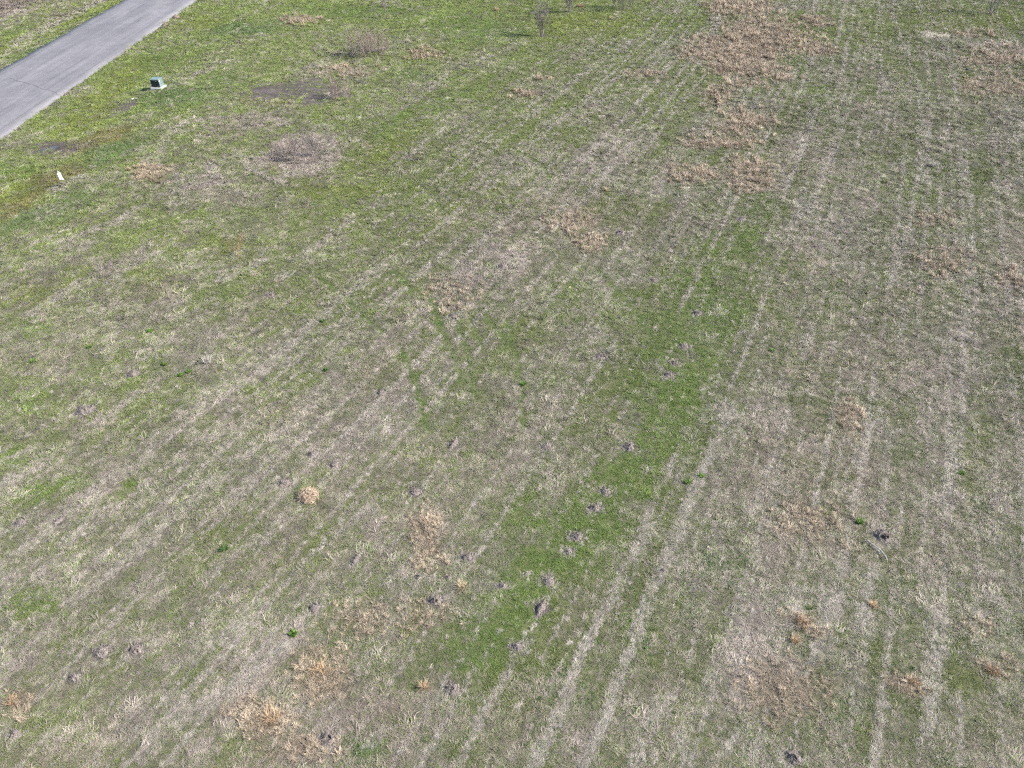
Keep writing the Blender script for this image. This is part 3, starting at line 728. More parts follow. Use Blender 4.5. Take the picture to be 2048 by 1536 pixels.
road = tag(link("road", me, m_road), "worn pale grey asphalt country road with soft grassy edges", "road", kind="structure")

def ribbon(name, pts, width, z, mat, parent=None, seed=0):
    rr = random.Random(seed); V = []; Fc = []
    for i, (x, y) in enumerate(pts):
        a = pts[max(0, i - 1)]; c_ = pts[min(len(pts) - 1, i + 1)]
        dx, dy = c_[0] - a[0], c_[1] - a[1]; L = math.hypot(dx, dy) or 1
        wd = width * (.4 + rr.random()) / 2
        V += [(x - dy / L * wd, y + dx / L * wd, z(x, y)), (x + dy / L * wd, y - dx / L * wd, z(x, y))]
        if i: Fc.append((2 * i - 2, 2 * i - 1, 2 * i + 1, 2 * i))
    me = bpy.data.meshes.new(name); me.from_pydata(V, [], Fc)
    return link(name, me, mat, parent)
def road_z(x, y):
    el, er = road_edges(np.array([y])); tt = (x - el[0]) / (er[0] - el[0])
    return .012 + .08 * (1 - (2 * tt - 1) ** 2) + .006
m_crack = simple("crack_filler", (.125, .120, .125), .9, var=.3, scale=3)
def wander(a, b, n_, amp, seed):
    rr = random.Random(seed); out = []; d = 0
    for i in range(n_ + 1):
        t_ = i / n_; d += rr.uniform(-amp, amp); d *= .9
        out.append((a[0] + (b[0] - a[0]) * t_ + d * .3, a[1] + (b[1] - a[1]) * t_ + d))
    return out
ribbon("crack", wander((-31.6, 46.6), (-26.95, 43.3), 40, .09, 3), .045, road_z, m_crack, road, 3)
ribbon("crack", wander((-27.25, 30.0), (-27.45, 50.0), 90, .05, 4), .035, road_z, m_crack, road, 4)
ribbon("crack", wander((-32.55, 44.0), (-32.7, 60.0), 70, .05, 5), .03, road_z, m_crack, road, 5)

# ---------------------------------------------------------------- scattered grass
def blades(spec):
    """one tuft: list of (root, azimuth, length, width, lift start angle, end angle, side bend, shade)"""
    V = []; Fc = []; Sh = []
    for (rx, ry, az, L, wd, e0, e1, bend, sh) in spec:
        p = np.array([rx, ry, 0.0]); n_ = 2; a = az; o = len(V)
        for i in range(n_ + 1):
            tt = i / n_
            ww = wd * (1 - tt ** 2.2) * .5
            sx, sy = -math.sin(a), math.cos(a)
            if i < n_:
                V.append((p[0] + sx * ww, p[1] + sy * ww, p[2] + .35 * ww)); V.append((p[0] - sx * ww, p[1] - sy * ww, p[2] - .35 * ww)); Sh += [sh, sh]
            else:
                V.append(tuple(p)); Sh.append(sh)
            e = e0 + (e1 - e0) * tt
            st = L / n_
            p = p + st * np.array([math.cos(a) * math.cos(e), math.sin(a) * math.cos(e), math.sin(e)])
            p[2] = max(p[2], .004)
            a += bend / n_
        Fc += [(o, o + 1, o + 3), (o, o + 3, o + 2), (o + 2, o + 3, o + 4)]
    return V, Fc, Sh

def proto(name, spec, mat, other=0.0, hue_shift=(1, 1, 1)):
    """a share `other` of the blades takes a shifted hue, so green and dead blades mix within a tuft"""
    V, Fc, Sh = blades(spec)
    me = bpy.data.meshes.new(name); me.from_pydata(V, [], Fc)
    sh = np.array(Sh); nbl = len(spec)
    mul = np.where(np.array([random.random() for _ in range(nbl)])[:, None] < other, np.array(hue_shift)[None, :], 1.0)
    mul = np.repeat(mul, len(V) // nbl, 0)
    attr(me, "shade", np.concatenate([sh[:, None] * mul, np.ones((len(sh), 1))], 1).astype(np.float32), 'FLOAT_COLOR')
    me.materials.append(mat)
    return bpy.data.objects.new(name, me)

def U(a, b): return random.uniform(a, b)
def rootpt(r):
    q = r * math.sqrt(random.random()); a = U(0, 6.283); return q * math.cos(a), q * math.sin(a)
def p_green(): return [(*rootpt(.12), U(0, 6.283), U(.05, .10), U(.008, .013), R(U(18, 62)), R(U(-25, 20)), U(-.8, .8), U(.72, 1.25)) for _ in range(26)]
def p_dead():
    a0 = U(0, 6.283)
    return [(*rootpt(.12), a0 + random.gauss(0, .75), U(.10, .24), U(.007, .013), R(U(3, 24)), R(U(-20, -2)), U(-1.3, 1.3), U(.70, 1.25)) for _ in range(24)]
def p_straw(): return [(*rootpt(.09), random.gauss(0, .38) + (math.pi if random.random() < .5 else 0), U(.12, .27), U(.007, .012), R(U(3, 22)), R(U(-18, -2)), U(-.7, .7), U(.72, 1.25)) for _ in range(28)]
def p_orange(): return [(*rootpt(.05), U(0, 6.283), U(.13, .30), U(.007, .012), R(U(25, 70)), R(U(-40, 20)), U(-.6, .6), U(.7, 1.25)) for _ in range(30)]
def p_clover():
    out = []
    for _ in range(12):
        x, y = rootpt(.12); a0 = U(0, 6.28); 
        for j in range(3): out.append((x, y, a0 + j * 2.1, U(.025, .045), U(.022, .034), R(U(15, 60)), R(U(-30, 5)), 0, U(.75, 1.3)))
    return out

def scatter(name, protos, P3, rot, scl, tint, label, cat, pick=None):
    pc = bpy.data.collections.new(name + "_kinds")
    for p_ in protos: pc.objects.link(p_)
    me = bpy.data.meshes.new(name)
    me.vertices.add(len(P3)); me.vertices.foreach_set("co", P3.astype(np.float32).ravel())
    attr(me, "rot", rot.astype(np.float32), 'FLOAT_VECTOR'); attr(me, "scl", scl.astype(np.float32), 'FLOAT_VECTOR')
    attr(me, "tint", np.concatenate([tint, np.ones((len(tint), 1))], 1).astype(np.float32), 'FLOAT_COLOR')
    if pick is None: pick = rng.integers(0, len(protos), len(P3))
    attr(me, "pick", np.clip(pick, 0, len(protos) - 1).astype(np.int32), 'INT')
    o = link(name, me)
    tag(o, label, cat, kind="stuff")
    tr = bpy.data.node_groups.new(name + "_scatter", 'GeometryNodeTree')
    tr.interface.new_socket("Geometry", in_out='INPUT', socket_type='NodeSocketGeometry')
    tr.interface.new_socket("Geometry", in_out='OUTPUT', socket_type='NodeSocketGeometry')
    N = tr.nodes; gi = N.new("NodeGroupInput"); go = N.new("NodeGroupOutput")
    m2p = N.new("GeometryNodeMeshToPoints")
    ci = N.new("GeometryNodeCollectionInfo"); ci.inputs[0].default_value = pc
    ci.inputs["Separate Children"].default_value = True; ci.inputs["Reset Children"].default_value = True
    ip = N.new("GeometryNodeInstanceOnPoints"); ip.inputs["Pick Instance"].default_value = True
    def na(nm, ty):
        a = N.new("GeometryNodeInputNamedAttribute"); a.data_type = ty; a.inputs[0].default_value = nm; return a.outputs[0]
    L = tr.links
    L.new(gi.outputs[0], m2p.inputs[0]); L.new(m2p.outputs[0], ip.inputs["Points"]); L.new(ci.outputs[0], ip.inputs["Instance"])
    L.new(na("pick", 'INT'), ip.inputs["Instance Index"]); L.new(na("rot", 'FLOAT_VECTOR'), ip.inputs["Rotation"]); L.new(na("scl", 'FLOAT_VECTOR'), ip.inputs["Scale"])
    L.new(ip.outputs[0], go.inputs[0])
    md = o.modifiers.new("scatter", 'NODES'); md.node_group = tr
    return o

# sites for tufts: thinner but larger tufts farther out
px_, py_, ps_ = [], [], []
for y0, y1, dens, sc in ((3.8, 9, 470, .50), (9, 14, 390, .54), (14, 20, 290, .61), (20, 28, 200, .71), (28, 38, 130, .86), (38, 52, 82, 1.05), (52, 78, 48, 1.28)):
    hw = 9.5 + .545 * y1
    cnt = int(dens * (y1 - y0) * 2 * hw)
    px_.append(rng.uniform(-hw, hw, cnt)); py_.append(rng.uniform(y0, y1, cnt)); ps_.append(np.full(cnt, sc))
x = np.concatenate(px_); y = np.concatenate(py_); sc = np.concatenate(ps_)
keep = np.abs(x) < 9.5 + .545 * y
x, y, sc = x[keep], y[keep], sc[keep]
F = fields(x, y)
rnd = rng.random(len(x)); rnd2 = rng.random(len(x)); rnd3 = rng.random(len(x))
keep = ~F['road'] & (rnd > F['bare'] * .97) & (rnd2 > F['edge'] * .25)
# keep the footprint of the transformer pad clear
keep &= ~((np.abs(x + 21.64) < .46) & (np.abs(y - 44.95) < .50))
for ux, uy, ur in [(q[0], q[1], max(q[2], .13)) for q in WEEDS] + [(-5.2, 12.05, .24)]:
    keep &= np.hypot(x - ux, y - uy) > .85 * ur
def cut(a): return a[keep]
x, y, sc, rnd, rnd2, rnd3 = map(cut, (x, y, sc, rnd, rnd2, rnd3)); F = {k_: a[keep] for k_, a in F.items()}
z = relief(x, y)
N_ = len(x)
is_org = (F['org'] * (.12 + .95 * fbm(x / .38, y / .38, 131, 2)) > rnd2) & (F['org'] > .04)
is_row = ~is_org & (F['row'] * .42 > .06 + .85 * rnd3)
gs = .05 + .92 * sst(.5 - .54, .5 + .52, F['G'])
is_grn = ~is_org & ~is_row & (gs > rnd2)
is_clo = is_grn & ((F['clo'] * .75 > rnd3) | (rnd3 < .05))
is_clo |= ~is_org & ~is_row & (F['clo'] * .35 > rnd3)
is_grn &= ~is_clo
is_ded = ~(is_org | is_row | is_grn | is_clo)

def lerp(a, b, t):
    return np.asarray(a)[None, :] * (1 - t[:, None]) + np.asarray(b)[None, :] * t[:, None]
tone = .55 * (fbm(x / .30, y / .30, 161, 2) - .5) + .45 * (fbm(x / .9, y / .9, 162, 2) - .5); hue = .5 * rng.normal(0, 1, N_) + 5 * tone
lush = np.clip(.42 + .011 * (y - 14) - .017 * x + .5 * (fbm(x / 3, y / 3, 141, 2) - .5), 0, 1)
c_grn = lerp((.125, .145, .054), (.220, .272, .080), lush)
c_grn = c_grn + (lerp((.185, .245, .050), (.235, .255, .055), rnd) - c_grn) * (F['ygr'] * .7)[:, None]
c_grn = c_grn + (np.array([.090, .165, .050]) - c_grn) * (F['dgr'] * .7)[:, None]
c_grn = c_grn + (np.array([.150, .225, .050]) - c_grn) * (F['grn'] * .75)[:, None]
c_grn = c_grn + (np.array([.200, .170, .055]) - c_grn) * (F['red'] * .8)[:, None]
c_grn = c_grn + (np.array([.110, .100, .045]) - c_grn) * (F['brn'] * .5)[:, None]
c_grn = c_grn + (np.array([.085, .140, .040]) - c_grn) * (F['track'] * .8)[:, None]
c_ded = lerp((.240, .200, .168), (.372, .318, .268), np.clip(.45 + .32 * hue, 0, 1))
brown = np.clip(.30 + .010 * x - .004 * (y - 20) + 1.5 * (fbm(x / 2.2, y / 2.2, 151, 3) - .5) + .6 * F['brn'] + .35 * F['org'], 0, .85)
c_ded = c_ded + (np.array([.240, .182, .132]) - c_ded) * (brown * .65)[:, None]
# last year's growth still greenish where the field is dull
c_ded = c_ded + (np.array([.185, .185, .115]) - c_ded) * (np.clip(F['G'], 0, 1) * .4 * rnd3)[:, None]
c_ded = c_ded + (np.array([.21, .165, .07]) - c_ded) * (F['red'] * .7)[:, None]
c_ded = c_ded + (np.array([.52, .46, .37]) - c_ded) * (F['pal'] * .8)[:, None]
c_ded = c_ded + (np.array([.265, .215, .185]) - c_ded) * (F['brs'] * .8)[:, None]
c_row = lerp((.290, .245, .210), (.405, .352, .308), np.clip(.5 + .3 * hue, 0, 1))
c_org = lerp((.315, .240, .165), (.440, .350, .255), np.clip(.5 + .3 * hue, 0, 1))
c_org = c_org + (np.array([.40, .33, .23]) - c_org) * (.6 * sst(16, 7, y) * rnd3)[:, None]
c_clo = lerp((.085, .135, .045), (.150, .205, .075), rnd)
def vary(c, s): return np.clip(c * np.exp(s * rng.normal(0, 1, (len(c), 1))), .01, .85)

ori = math.pi / 2 - .45                                     # the way the rows run
def layer(name, mask, pf, mat, col, var, flat, label, cat, nk=7, size=(.75, 1.3), along=0.0, mixes=None, hue_shift=(1, 1, 1), pickf=None):
    i = np.nonzero(mask)[0]
    if not len(i): return
    s = sc[i] * rng.uniform(*size, len(i)) * np.where(rng.random(len(i)) < .025, 1.7, 1.0)
    hz = s * rng.uniform(.8, 1.2, len(i)) * (1 + 1.6 * tone[i]) * np.where(F['track'][i] > .4, .35, 1)
    if along: rz = ori + rng.normal(0, along, len(i)) + .2 * hue[i]
    else: rz = rng.uniform(0, 6.283, len(i))
    tilt = rng.normal(0, flat, (2, len(i)))
    P3 = np.stack([x[i], y[i], z[i] - .004], 1)
    pk = None if pickf is None else np.clip((pickf[i] + rng.normal(0, .16, len(i))) * nk, 0, nk - 1).astype(int)
    scatter(name, [proto("%s_kind_%02d" % (name, q_), pf(), mat, mixes[q_] if mixes else 0.0, hue_shift) for q_ in range(nk)], P3, np.stack([tilt[0], tilt[1], rz], 1), np.stack([s, s, hz], 1), np.clip(vary(col[i], var) * (1 + tone[i] * .9)[:, None], .01, .85), label, cat, pk)

layer("green_grass", is_grn, p_green, m_blade, c_grn, .10, .12, "short fresh green grass growing through the mown field", "grass", 10, mixes=[.45 - .043 * q_ for q_ in range(10)], hue_shift=(1.75, 1.22, 2.9), pickf=np.clip(F['G'], 0, 1))
layer("dead_grass", is_ded, p_dead, m_straw, c_ded, .13, .10, "matted grey tan dead grass lying over the whole field", "dead grass", 12, mixes=[.03 + .036 * q_ for q_ in range(12)], hue_shift=(.52, .80, .36), pickf=np.clip(F['G'] * 1.0 + .12 - .5 * F['tan'] - .6 * F['brs'] - .8 * F['pal'], 0, 1))
# the cut straw itself is laid along the mower lines
sx_, sy_, sw_, st_ = [], [], [], []
def lay(px0, py0, side, strength, per):
    n0 = len(px0)
    for _ in range(per):
        sx_.append(px0 + rng.normal(0, 1, n0) * side * .9); sy_.append(py0 + rng.normal(0, 1, n0) * side * .45); st_.append(strength)
for pts, wd, s in ROWS:
    a = np.array(pts)
    for p, q in zip(a[:-1], a[1:]):
        L = float(np.hypot(*(q - p))); ym = max(5.0, float(p[1] + q[1]) / 2)
        n0 = int(L * 560 / ym ** .75) + 1
        f_ = rng.random(n0)
        X0 = p[0] + (q[0] - p[0]) * f_; Y0 = p[1] + (q[1] - p[1]) * f_
        wob = .10 * (fbm(X0 / .7, Y0 / .7, 301, 2) - .5) + .35 * (fbm(X0 / 4, Y0 / 4, 302, 2) - .5)
        den = np.clip(s * 1.15 - .25 + (fbm(X0 / .5, Y0 / .5, 303, 2) - .5) * (2.6 - 1.6 * s) + (fbm(X0 / 3, Y0 / 3, 304, 2) - .5) * 1.2, 0, 1)
        lay(X0 + wob, Y0, wd * (.13 + .26 * fbm(X0 / 1.2, Y0 / 1.2, 305, 2)) * (1 + .010 * ym), den, 2 if wd > .45 else 1)
for k_, (pitch, wd, s) in enumerate(((.98, .035, 1.0), (.61, .028, .7), (1.57, .045, 1.0))):
    for c_ in range(int(-26 / pitch), int(18 / pitch)):
        ca_ = np.array([float(c_)])
        u0 = (c_ + .5 + (float(hash2(ca_, ca_ * 0, 200 + k_)[0]) - .5) * .55) * pitch
        per = .35 + .65 * float(hash2(ca_, ca_ * 0, 230 + k_)[0])
        n0 = 2600
        Y0 = 4 + 72 * rng.random(n0) ** 1.35
        X0 = u0 + .52 * Y0 - .0009 * Y0 * Y0
        X0 = X0 - .22 * (fbm(X0 / 9.0, Y0 / 9.0, 97, 2) - .5) - .07 * (fbm(X0 / .8, Y0 / .8, 98, 2) - .5)
        m = np.abs(X0) < 8.5 + .545 * Y0
        X0, Y0 = X0[m], Y0[m]
        if len(X0) < 5: continue
        den = s * per * sst(.36, .66, fbm(np.full(len(X0), c_ * 7.7), Y0 / 5.5, 240 + k_, 3)) * (.5 + 1.0 * (fbm(X0 / .4, Y0 / .4, 306, 2) - .25)) * sst(-25, -15, np.full(len(X0), u0)) * (1 - .35 * sst(-4, 4, np.full(len(X0), u0)) * sst(14, 28, Y0))
        lay(X0, Y0, wd * (1 + .02 * Y0) * (.6 + .8 * rng.random(len(X0))), np.clip(den * .76, 0, 1), 1)
RX_, RY_, RD_ = np.concatenate(sx_), np.concatenate(sy_), np.concatenate(st_)
FR = fields(RX_, RY_)
m = (rng.random(len(RX_)) < RD_ * (1 - .7 * np.maximum(FR['grn'], FR['dgr'])) * (1 - .8 * FR['org']) * (1 - FR['bare']) * (1 - .8 * FR['track'])) & ~FR['road']
RX_, RY_ = RX_[m], RY_[m]
i_ = np.nonzero(is_row)[0]
AX = np.concatenate([RX_, x[i_]]); AY = np.concatenate([RY_, y[i_]])
AS = np.interp(AY, [5, 9, 14, 20, 28, 38, 52, 70], [.38, .41, .46, .51, .60, .72, .85, 1.0]) * rng.uniform(.7, 1.25, len(AX))
hz_ = AS * rng.uniform(.8, 1.25, len(AX))
tn_ = .6 * (fbm(AX / .3, AY / .3, 171, 2) - .5) + .4 * (fbm(AX / 1.0, AY / 1.0, 172, 2) - .5)
tint_ = lerp((.290, .245, .210), (.405, .352, .308), np.clip(.5 + .3 * rng.normal(0, 1, len(AX)) + 1.6 * tn_, 0, 1)) * np.exp(.10 * rng.normal(0, 1, (len(AX), 1)))
scatter("mown_straw", [proto("mown_straw_kind_%02d" % q_, p_straw(), m_straw, .12, (.52, .80, .36)) for q_ in range(8)], np.stack([AX, AY, relief(AX, AY) + .004], 1),
        np.stack([rng.normal(0, .1, len(AX)), rng.normal(0, .1, len(AX)), ori + rng.normal(0, .5, len(AX))], 1), np.stack([AS, AS, hz_], 1), tint_,
        "pale cut straw lying in long slanting mower rows", "straw")
layer("orange_bunchgrass", is_org, p_orange, m_straw, c_org, .16, .15, "dry orange tan bunchgrass standing in loose patches", "dry grass", 7, (.75, 1.25))
layer("clover", is_clo, p_clover, m_blade, c_clo, .18, .15, "small leaved green ground cover between the dead grass", "clover", 6, (.8, 1.3))

# ---------------------------------------------------------------- pad-mounted transformer
m_cab = simple("green_cabinet_paint", (.155, .215, .205), .42, var=.10, scale=3, spec=.5)
m_cabd = simple("shaded_front_paint", (.018, .026, .036), .5, var=.2, scale=3)  # shade of the cabinet's front face, put into the door's base colour
m_conc = simple("pale_concrete", (.62, .60, .57), .9, var=.10, scale=6)
m_white = simple("white_paint", (.82, .82, .80), .5, var=.04, scale=4)
m_steel = simple("galvanised_steel", (.42, .43, .44), .45, .8, .1, 20)
def box(bm, x0, x1, y0, y1, z0, z1, taper=0.0, front=0.0):
    vs = []
    for zz_, t_ in ((z0, 0.0), (z1, taper)):
        fr = front if zz_ == z1 else 0.0
        for xx, yy in ((x0 + t_, y0 + t_ + fr), (x1 - t_, y0 + t_ + fr), (x1 - t_, y1 - t_), (x0 + t_, y1 - t_)): vs.append(bm.verts.new((xx, yy, zz_)))
    q = [(3, 2, 1, 0), (4, 5, 6, 7), (0, 1, 5, 4), (1, 2, 6, 5), (2, 3, 7, 6), (3, 0, 4, 7)]
    for f in q: bm.faces.new([vs[i] for i in f])
def part(name, mat, parent, fn, bev=0.0):
    bm = bmesh.new(); fn(bm)
    if bev: bmesh.ops.bevel(bm, geom=list(bm.edges), offset=bev, segments=2, affect='EDGES', profile=.6)
    bm.normal_update()
    me = bpy.data.meshes.new(name); bm.to_mesh(me); bm.free()
    return link(name, me, mat, parent)
tx, ty = -21.64, 44.95
tr_ = tag(empty("electrical_transformer", (tx, ty, gz(tx, ty) + .05), R(-4)), "green metal utility transformer cabinet on white concrete pad beside the road", "transformer")
part("concrete_pad", m_conc, tr_, lambda bm: box(bm, -.33, .37, -.35, .34, -.20, .062), .012)
part("cabinet", m_cab, tr_, lambda bm: box(bm, -.27, .27, -.23, .26, .064, .50, .012), .010)
dr = part("front_door", m_cabd, tr_, lambda bm: box(bm, -.255, .25, -.246, -.232, .075, .487), .004)
part("handle", m_steel, dr, lambda bm: box(bm, -.02, .02, -.262, -.247, .44, .465), .003)
part("lid", m_cab, tr_, lambda bm: box(bm, -.29, .285, -.285, .275, .502, .545, .015), .010)
part("warning_label", m_white, tr_, lambda bm: box(bm, .262, .2665, -.19, -.10, .39, .47))
part("number_label", m_white, dr, lambda bm: box(bm, .05, .12, -.2492, -.2464, .43, .455))
for sx in (-.2, .2):
    part("hinge", m_steel, dr, lambda bm, sx=sx: box(bm, sx - .02, sx + .02, -.258, -.247, .09, .115), .003)

# ---------------------------------------------------------------- marker sign
mx_, my_ = -20.76, 31.11
mk = tag(empty("marker_sign", (mx_, my_, gz(mx_, my_)), R(42)), "small white utility marker plate on a thin post at the field edge", "sign")
def cyl(bm, r0, r1, z0, z1, n_=10, cx=0, cy=0):
    bmesh.ops.create_cone(bm, cap_ends=True, segments=n_, radius1=r0, radius2=r1, depth=z1 - z0)
    for v_ in bm.verts:
        if not v_.tag: v_.co += __import__('mathutils').Vector((cx, cy, (z0 + z1) / 2)); v_.tag = True
part("post", m_steel, mk, lambda bm: cyl(bm, .009, .009, -.12, .70))
part("plate", m_white, mk, lambda bm: box(bm, -.068, .068, -.028, -.011, .33, .66), .005)
part("cap", m_white, mk, lambda bm: cyl(bm, .019, .015, .663, .735))
part("bracket", m_white, mk, lambda bm: box(bm, .035, .095, -.036, .012, .305, .337), .004)

# ---------------------------------------------------------------- bare shrubs and saplings
def tube(V, Fc, a, b_, r0, r1, n_=4):
    a = np.array(a, float); b_ = np.array(b_, float); d = b_ - a; L = np.linalg.norm(d)
    if L < 1e-5: return
    d /= L; s = np.cross(d, (0.31, .2, .93)); s /= np.linalg.norm(s) + 1e-9; t_ = np.cross(d, s); o = len(V)
    for p, r in ((a, r0), (b_, r1)):
        for i in range(n_):
            q = 6.283 * i / n_; V.append(tuple(p + r * (math.cos(q) * s + math.sin(q) * t_)))
    for i in range(n_): Fc.append((o + i, o + (i + 1) % n_, o + n_ + (i + 1) % n_, o + n_ + i))
def grow(V, Fc, p, d, L, r, depth, rr, spread=.5, up=.12, segs=3):
    p = np.array(p, float); d = np.array(d, float)
    for i in range(segs):
        d = d + np.array([rr.gauss(0, .13), rr.gauss(0, .13), rr.gauss(0, .06) + up]); d /= np.linalg.norm(d)
        q = p + d * L / segs
        r1 = r * (1 - .22)
        tube(V, Fc, p, q, r, r1, 4 if r > .008 else 3)
        if depth > 0 and i >= 0:
            for _ in range(rr.choice((1, 2))):
                e = d + np.array([rr.gauss(0, spread), rr.gauss(0, spread), rr.gauss(0, spread * .4)]); e /= np.linalg.norm(e)
                grow(V, Fc, q, e, L * rr.uniform(.45, .7), max(r1 * .62, .006), depth - 1, rr, spread, up, 2 if depth == 1 else segs)
        p = q; r = r1
m_bark = simple("grey_bark", (.21, .178, .168), .9, var=.3, scale=14)
m_twig = simple("dry_brown_stem", (.27, .215, .185), .9, var=.3, scale=14)
def mesh_from(name, V, Fc):
    me = bpy.data.meshes.new(name); me.from_pydata([tuple(map(float, q)) for q in V], [], Fc); return me
def shrub(name, loc, stems, h, rad, label, cat, seed, depth=2, r=.012, mat=None, spread=.45, lean=(0, 0), group=None):
    rr = random.Random(seed)
    root = tag(empty(name, (loc[0], loc[1], gz(*loc) - .03)), label, cat, group)
    for s_ in range(stems):
        V, Fc = [], []
        q = rad * math.sqrt(rr.random()); a = rr.uniform(0, 6.283)
        dx, dy = q * math.cos(a), q * math.sin(a)
        d = np.array([rr.gauss(0, .16) + lean[0] + .25 * dx / (rad + .1), rr.gauss(0, .16) + lean[1] + .25 * dy / (rad + .1), 1.0])
        grow(V, Fc, (dx, dy, 0), d / np.linalg.norm(d), h * rr.uniform(.55, .95), r * rr.uniform(.7, 1.2), depth, rr, spread)
        link("stem", mesh_from("stem", V, Fc), mat or m_bark, root)
    return root
shrub("bare_shrub", (-9.9, 52.3), 60, 1.05, 1.25, "wide thicket of bare grey brown stems with straw at its foot", "shrub", 11, 2, .014, m_twig, .28)
shrub("bare_sapling", (2.30, 56.9), 8, 1.5, .22, "bare twiggy sapling standing lowest of the three at the top edge", "sapling", 12, 3, .026, m_bark, .40)
shrub("bare_sapling", (4.62, 64.1), 8, 1.6, .22, "bare sapling at the top edge with a tan tuft beside it", "sapling", 13, 3, .026, m_bark, .40)
shrub("bare_sapling", (8.96, 65.2), 12, 1.5, .7, "rightmost of the three neighbouring bare saplings at the top edge", "sapling", 14, 3, .026, m_bark, .45)
shrub("bare_sapling", (38.75, 63.3), 4, 2.3, .09, "forked bare sapling alone in the upper right corner", "sapling", 15, 3, .045, m_bark, .35, (.12, 0))
shrub("bare_sapling", (-9.86, 61.9), 2, 1.5, .08, "thin bare sapling near the top edge behind the wide thicket", "sapling", 16, 3, .016, m_bark, .3)
shrub("bare_weeds", (-11.2, 34.2), 14, .7, .7, "left cluster of bare brown weed stalks in the straw ring", "weed", 17, 2, .008, m_twig, .25)
shrub("bare_weeds", (-9.95, 34.0), 18, .85, .85, "dense middle cluster of bare grey weed stalks in the straw ring", "weed", 18, 2, .008, m_bark, .25)
shrub("bare_weeds", (-8.9, 34.6), 4, 1.0, .25, "few tall bare stalks on the right side of the straw ring", "weed", 19, 2, .008, m_bark, .2)
shrub("bare_weeds", (-10.1, 42.7), 20, .9, .55, "low bare stalks at the right end of the dark mud patch", "weed", 20, 2, .012, m_twig, .3)
shrub("dry_weed", (-10.5, 24.2), 2, .95, .05, "single reddish dry weed stalk in green grass at the left", "weed", 21, 2, .008, simple("reddish_stem", (.24, .13, .09), .9), .35)
for i, (bx, by) in enumerate(((-42.6, 64.6), (-41.2, 66.4), (-43.8, 66.8), (-39.8, 68.0))):
    shrub("dead_brush", (bx, by), 26, 1.2, 1.1, ("low dead brown brush beyond the road, nearest the corner", "dead brown brush behind the nearest clump beyond the road", "leftmost dead brush clump beyond the road at the frame edge", "dead brush clump highest at the top left, next to the road ditch")[i], "brush", 30 + i, 2, .010, m_twig, .4, group="brush beyond the road")

# ---------------------------------------------------------------- straw ball
m_ball = own_blade("pinkish_straw", (.52, .40, .28), .1)
def tuft_mesh(name, spec):
    V, Fc, Sh = blades(spec)
    me = bpy.data.meshes.new(name); me.from_pydata(V, [], Fc); sh = np.array(Sh)
    attr(me, "shade", np.stack([sh, sh, sh, np.ones_like(sh)], 1).astype(np.float32), 'FLOAT_COLOR'); return me
random.seed(23)
sb = tag(empty("straw_ball", (-5.2, 12.05, gz(-5.2, 12.05))), "round pinkish ball of broken dry stalks lying on the grass", "straw ball")
V, Fc = [], []
for _ in range(380):
    th = U(0, 6.283); ph = math.acos(U(-.15, 1)); rr_ = .29 * U(.5, 1.0)
    p = np.array([rr_ * math.sin(ph) * math.cos(th), rr_ * math.sin(ph) * math.sin(th), .05 + rr_ * .8 * math.cos(ph)])
    d = np.array([random.gauss(0, 1), random.gauss(0, 1), random.gauss(0, .8)]) + 1.2 * p / .24; d /= np.linalg.norm(d)
    L = U(.06, .16); tube(V, Fc, p - d * L * .5, p + d * L * .5, U(.004, .007), .002, 3)
link("stalks", mesh_from("stalks", V, Fc), simple("pinkish_stalk", (.52, .395, .29), .8, var=.35, scale=25), sb)
spec = [(*rootpt(.1), U(0, 6.283), U(.18, .34), U(.006, .010), R(U(15, 75)), R(U(-20, 30)), U(-.5, .5), U(.6, 1.3)) for _ in range(130)]
link("loose_blades", tuft_mesh("loose_blades", spec), m_ball, sb)

# ---------------------------------------------------------------- tufts standing out singly
random.seed(29)
m_t = [own_blade("tuft_orange", (.44, .31, .185), .12), own_blade("tuft_yellow", (.46, .37, .22), .12), own_blade("tuft_rust", (.32, .21, .125), .12), own_blade("tuft_pale", (.44, .40, .34), .12)]
for (ux, uy, ur, lb) in TUFTS:
    mat = m_t[1] if 'yellow' in lb or 'cream' in lb else m_t[2] if 'rust' in lb or 'brown' in lb else m_t[3] if 'white' in lb or 'pale' in lb else m_t[0]
    ur = max(ur, .16)
    nb_ = int(70 + 190 * ur)
    spec = [(*rootpt(.42 * ur), U(0, 6.283), U(.6, 1.35) * ur, U(.006, .011) * (1 + .02 * uy), R(U(25, 82)), R(U(-45, 25)), U(-.6, .6), U(.55, 1.35)) for _ in range(nb_)]
    o = link("grass_tuft", tuft_mesh("grass_tuft", spec), mat); o.location = (ux, uy, gz(ux, uy) - .01)
    tag(o, lb, "grass tuft", "dry grass tufts standing out singly")

# ---------------------------------------------------------------- green weeds
m_w = [own_blade("weed_leaf", (.120, .205, .036), .25), own_blade("weed_leaf_dark", (.075, .135, .034), .25)]
for (ux, uy, ur, lb) in WEEDS:
    ur = max(ur, .13) * 1.2
    spec = []
    for _ in range(44):
        spec.append((*rootpt(.45 * ur), U(0, 6.283), U(.4, .8) * ur, U(.16, .26) * ur, R(U(25, 70)), R(U(-30, 10)), U(-.4, .4), U(.6, 1.4)))
    o = link("green_weed", tuft_mesh("green_weed", spec), m_w[1] if 'dark' in lb else m_w[0]); o.location = (ux, uy, gz(ux, uy) + .01)
    tag(o, lb, "weed", "green weeds dotted in the field")

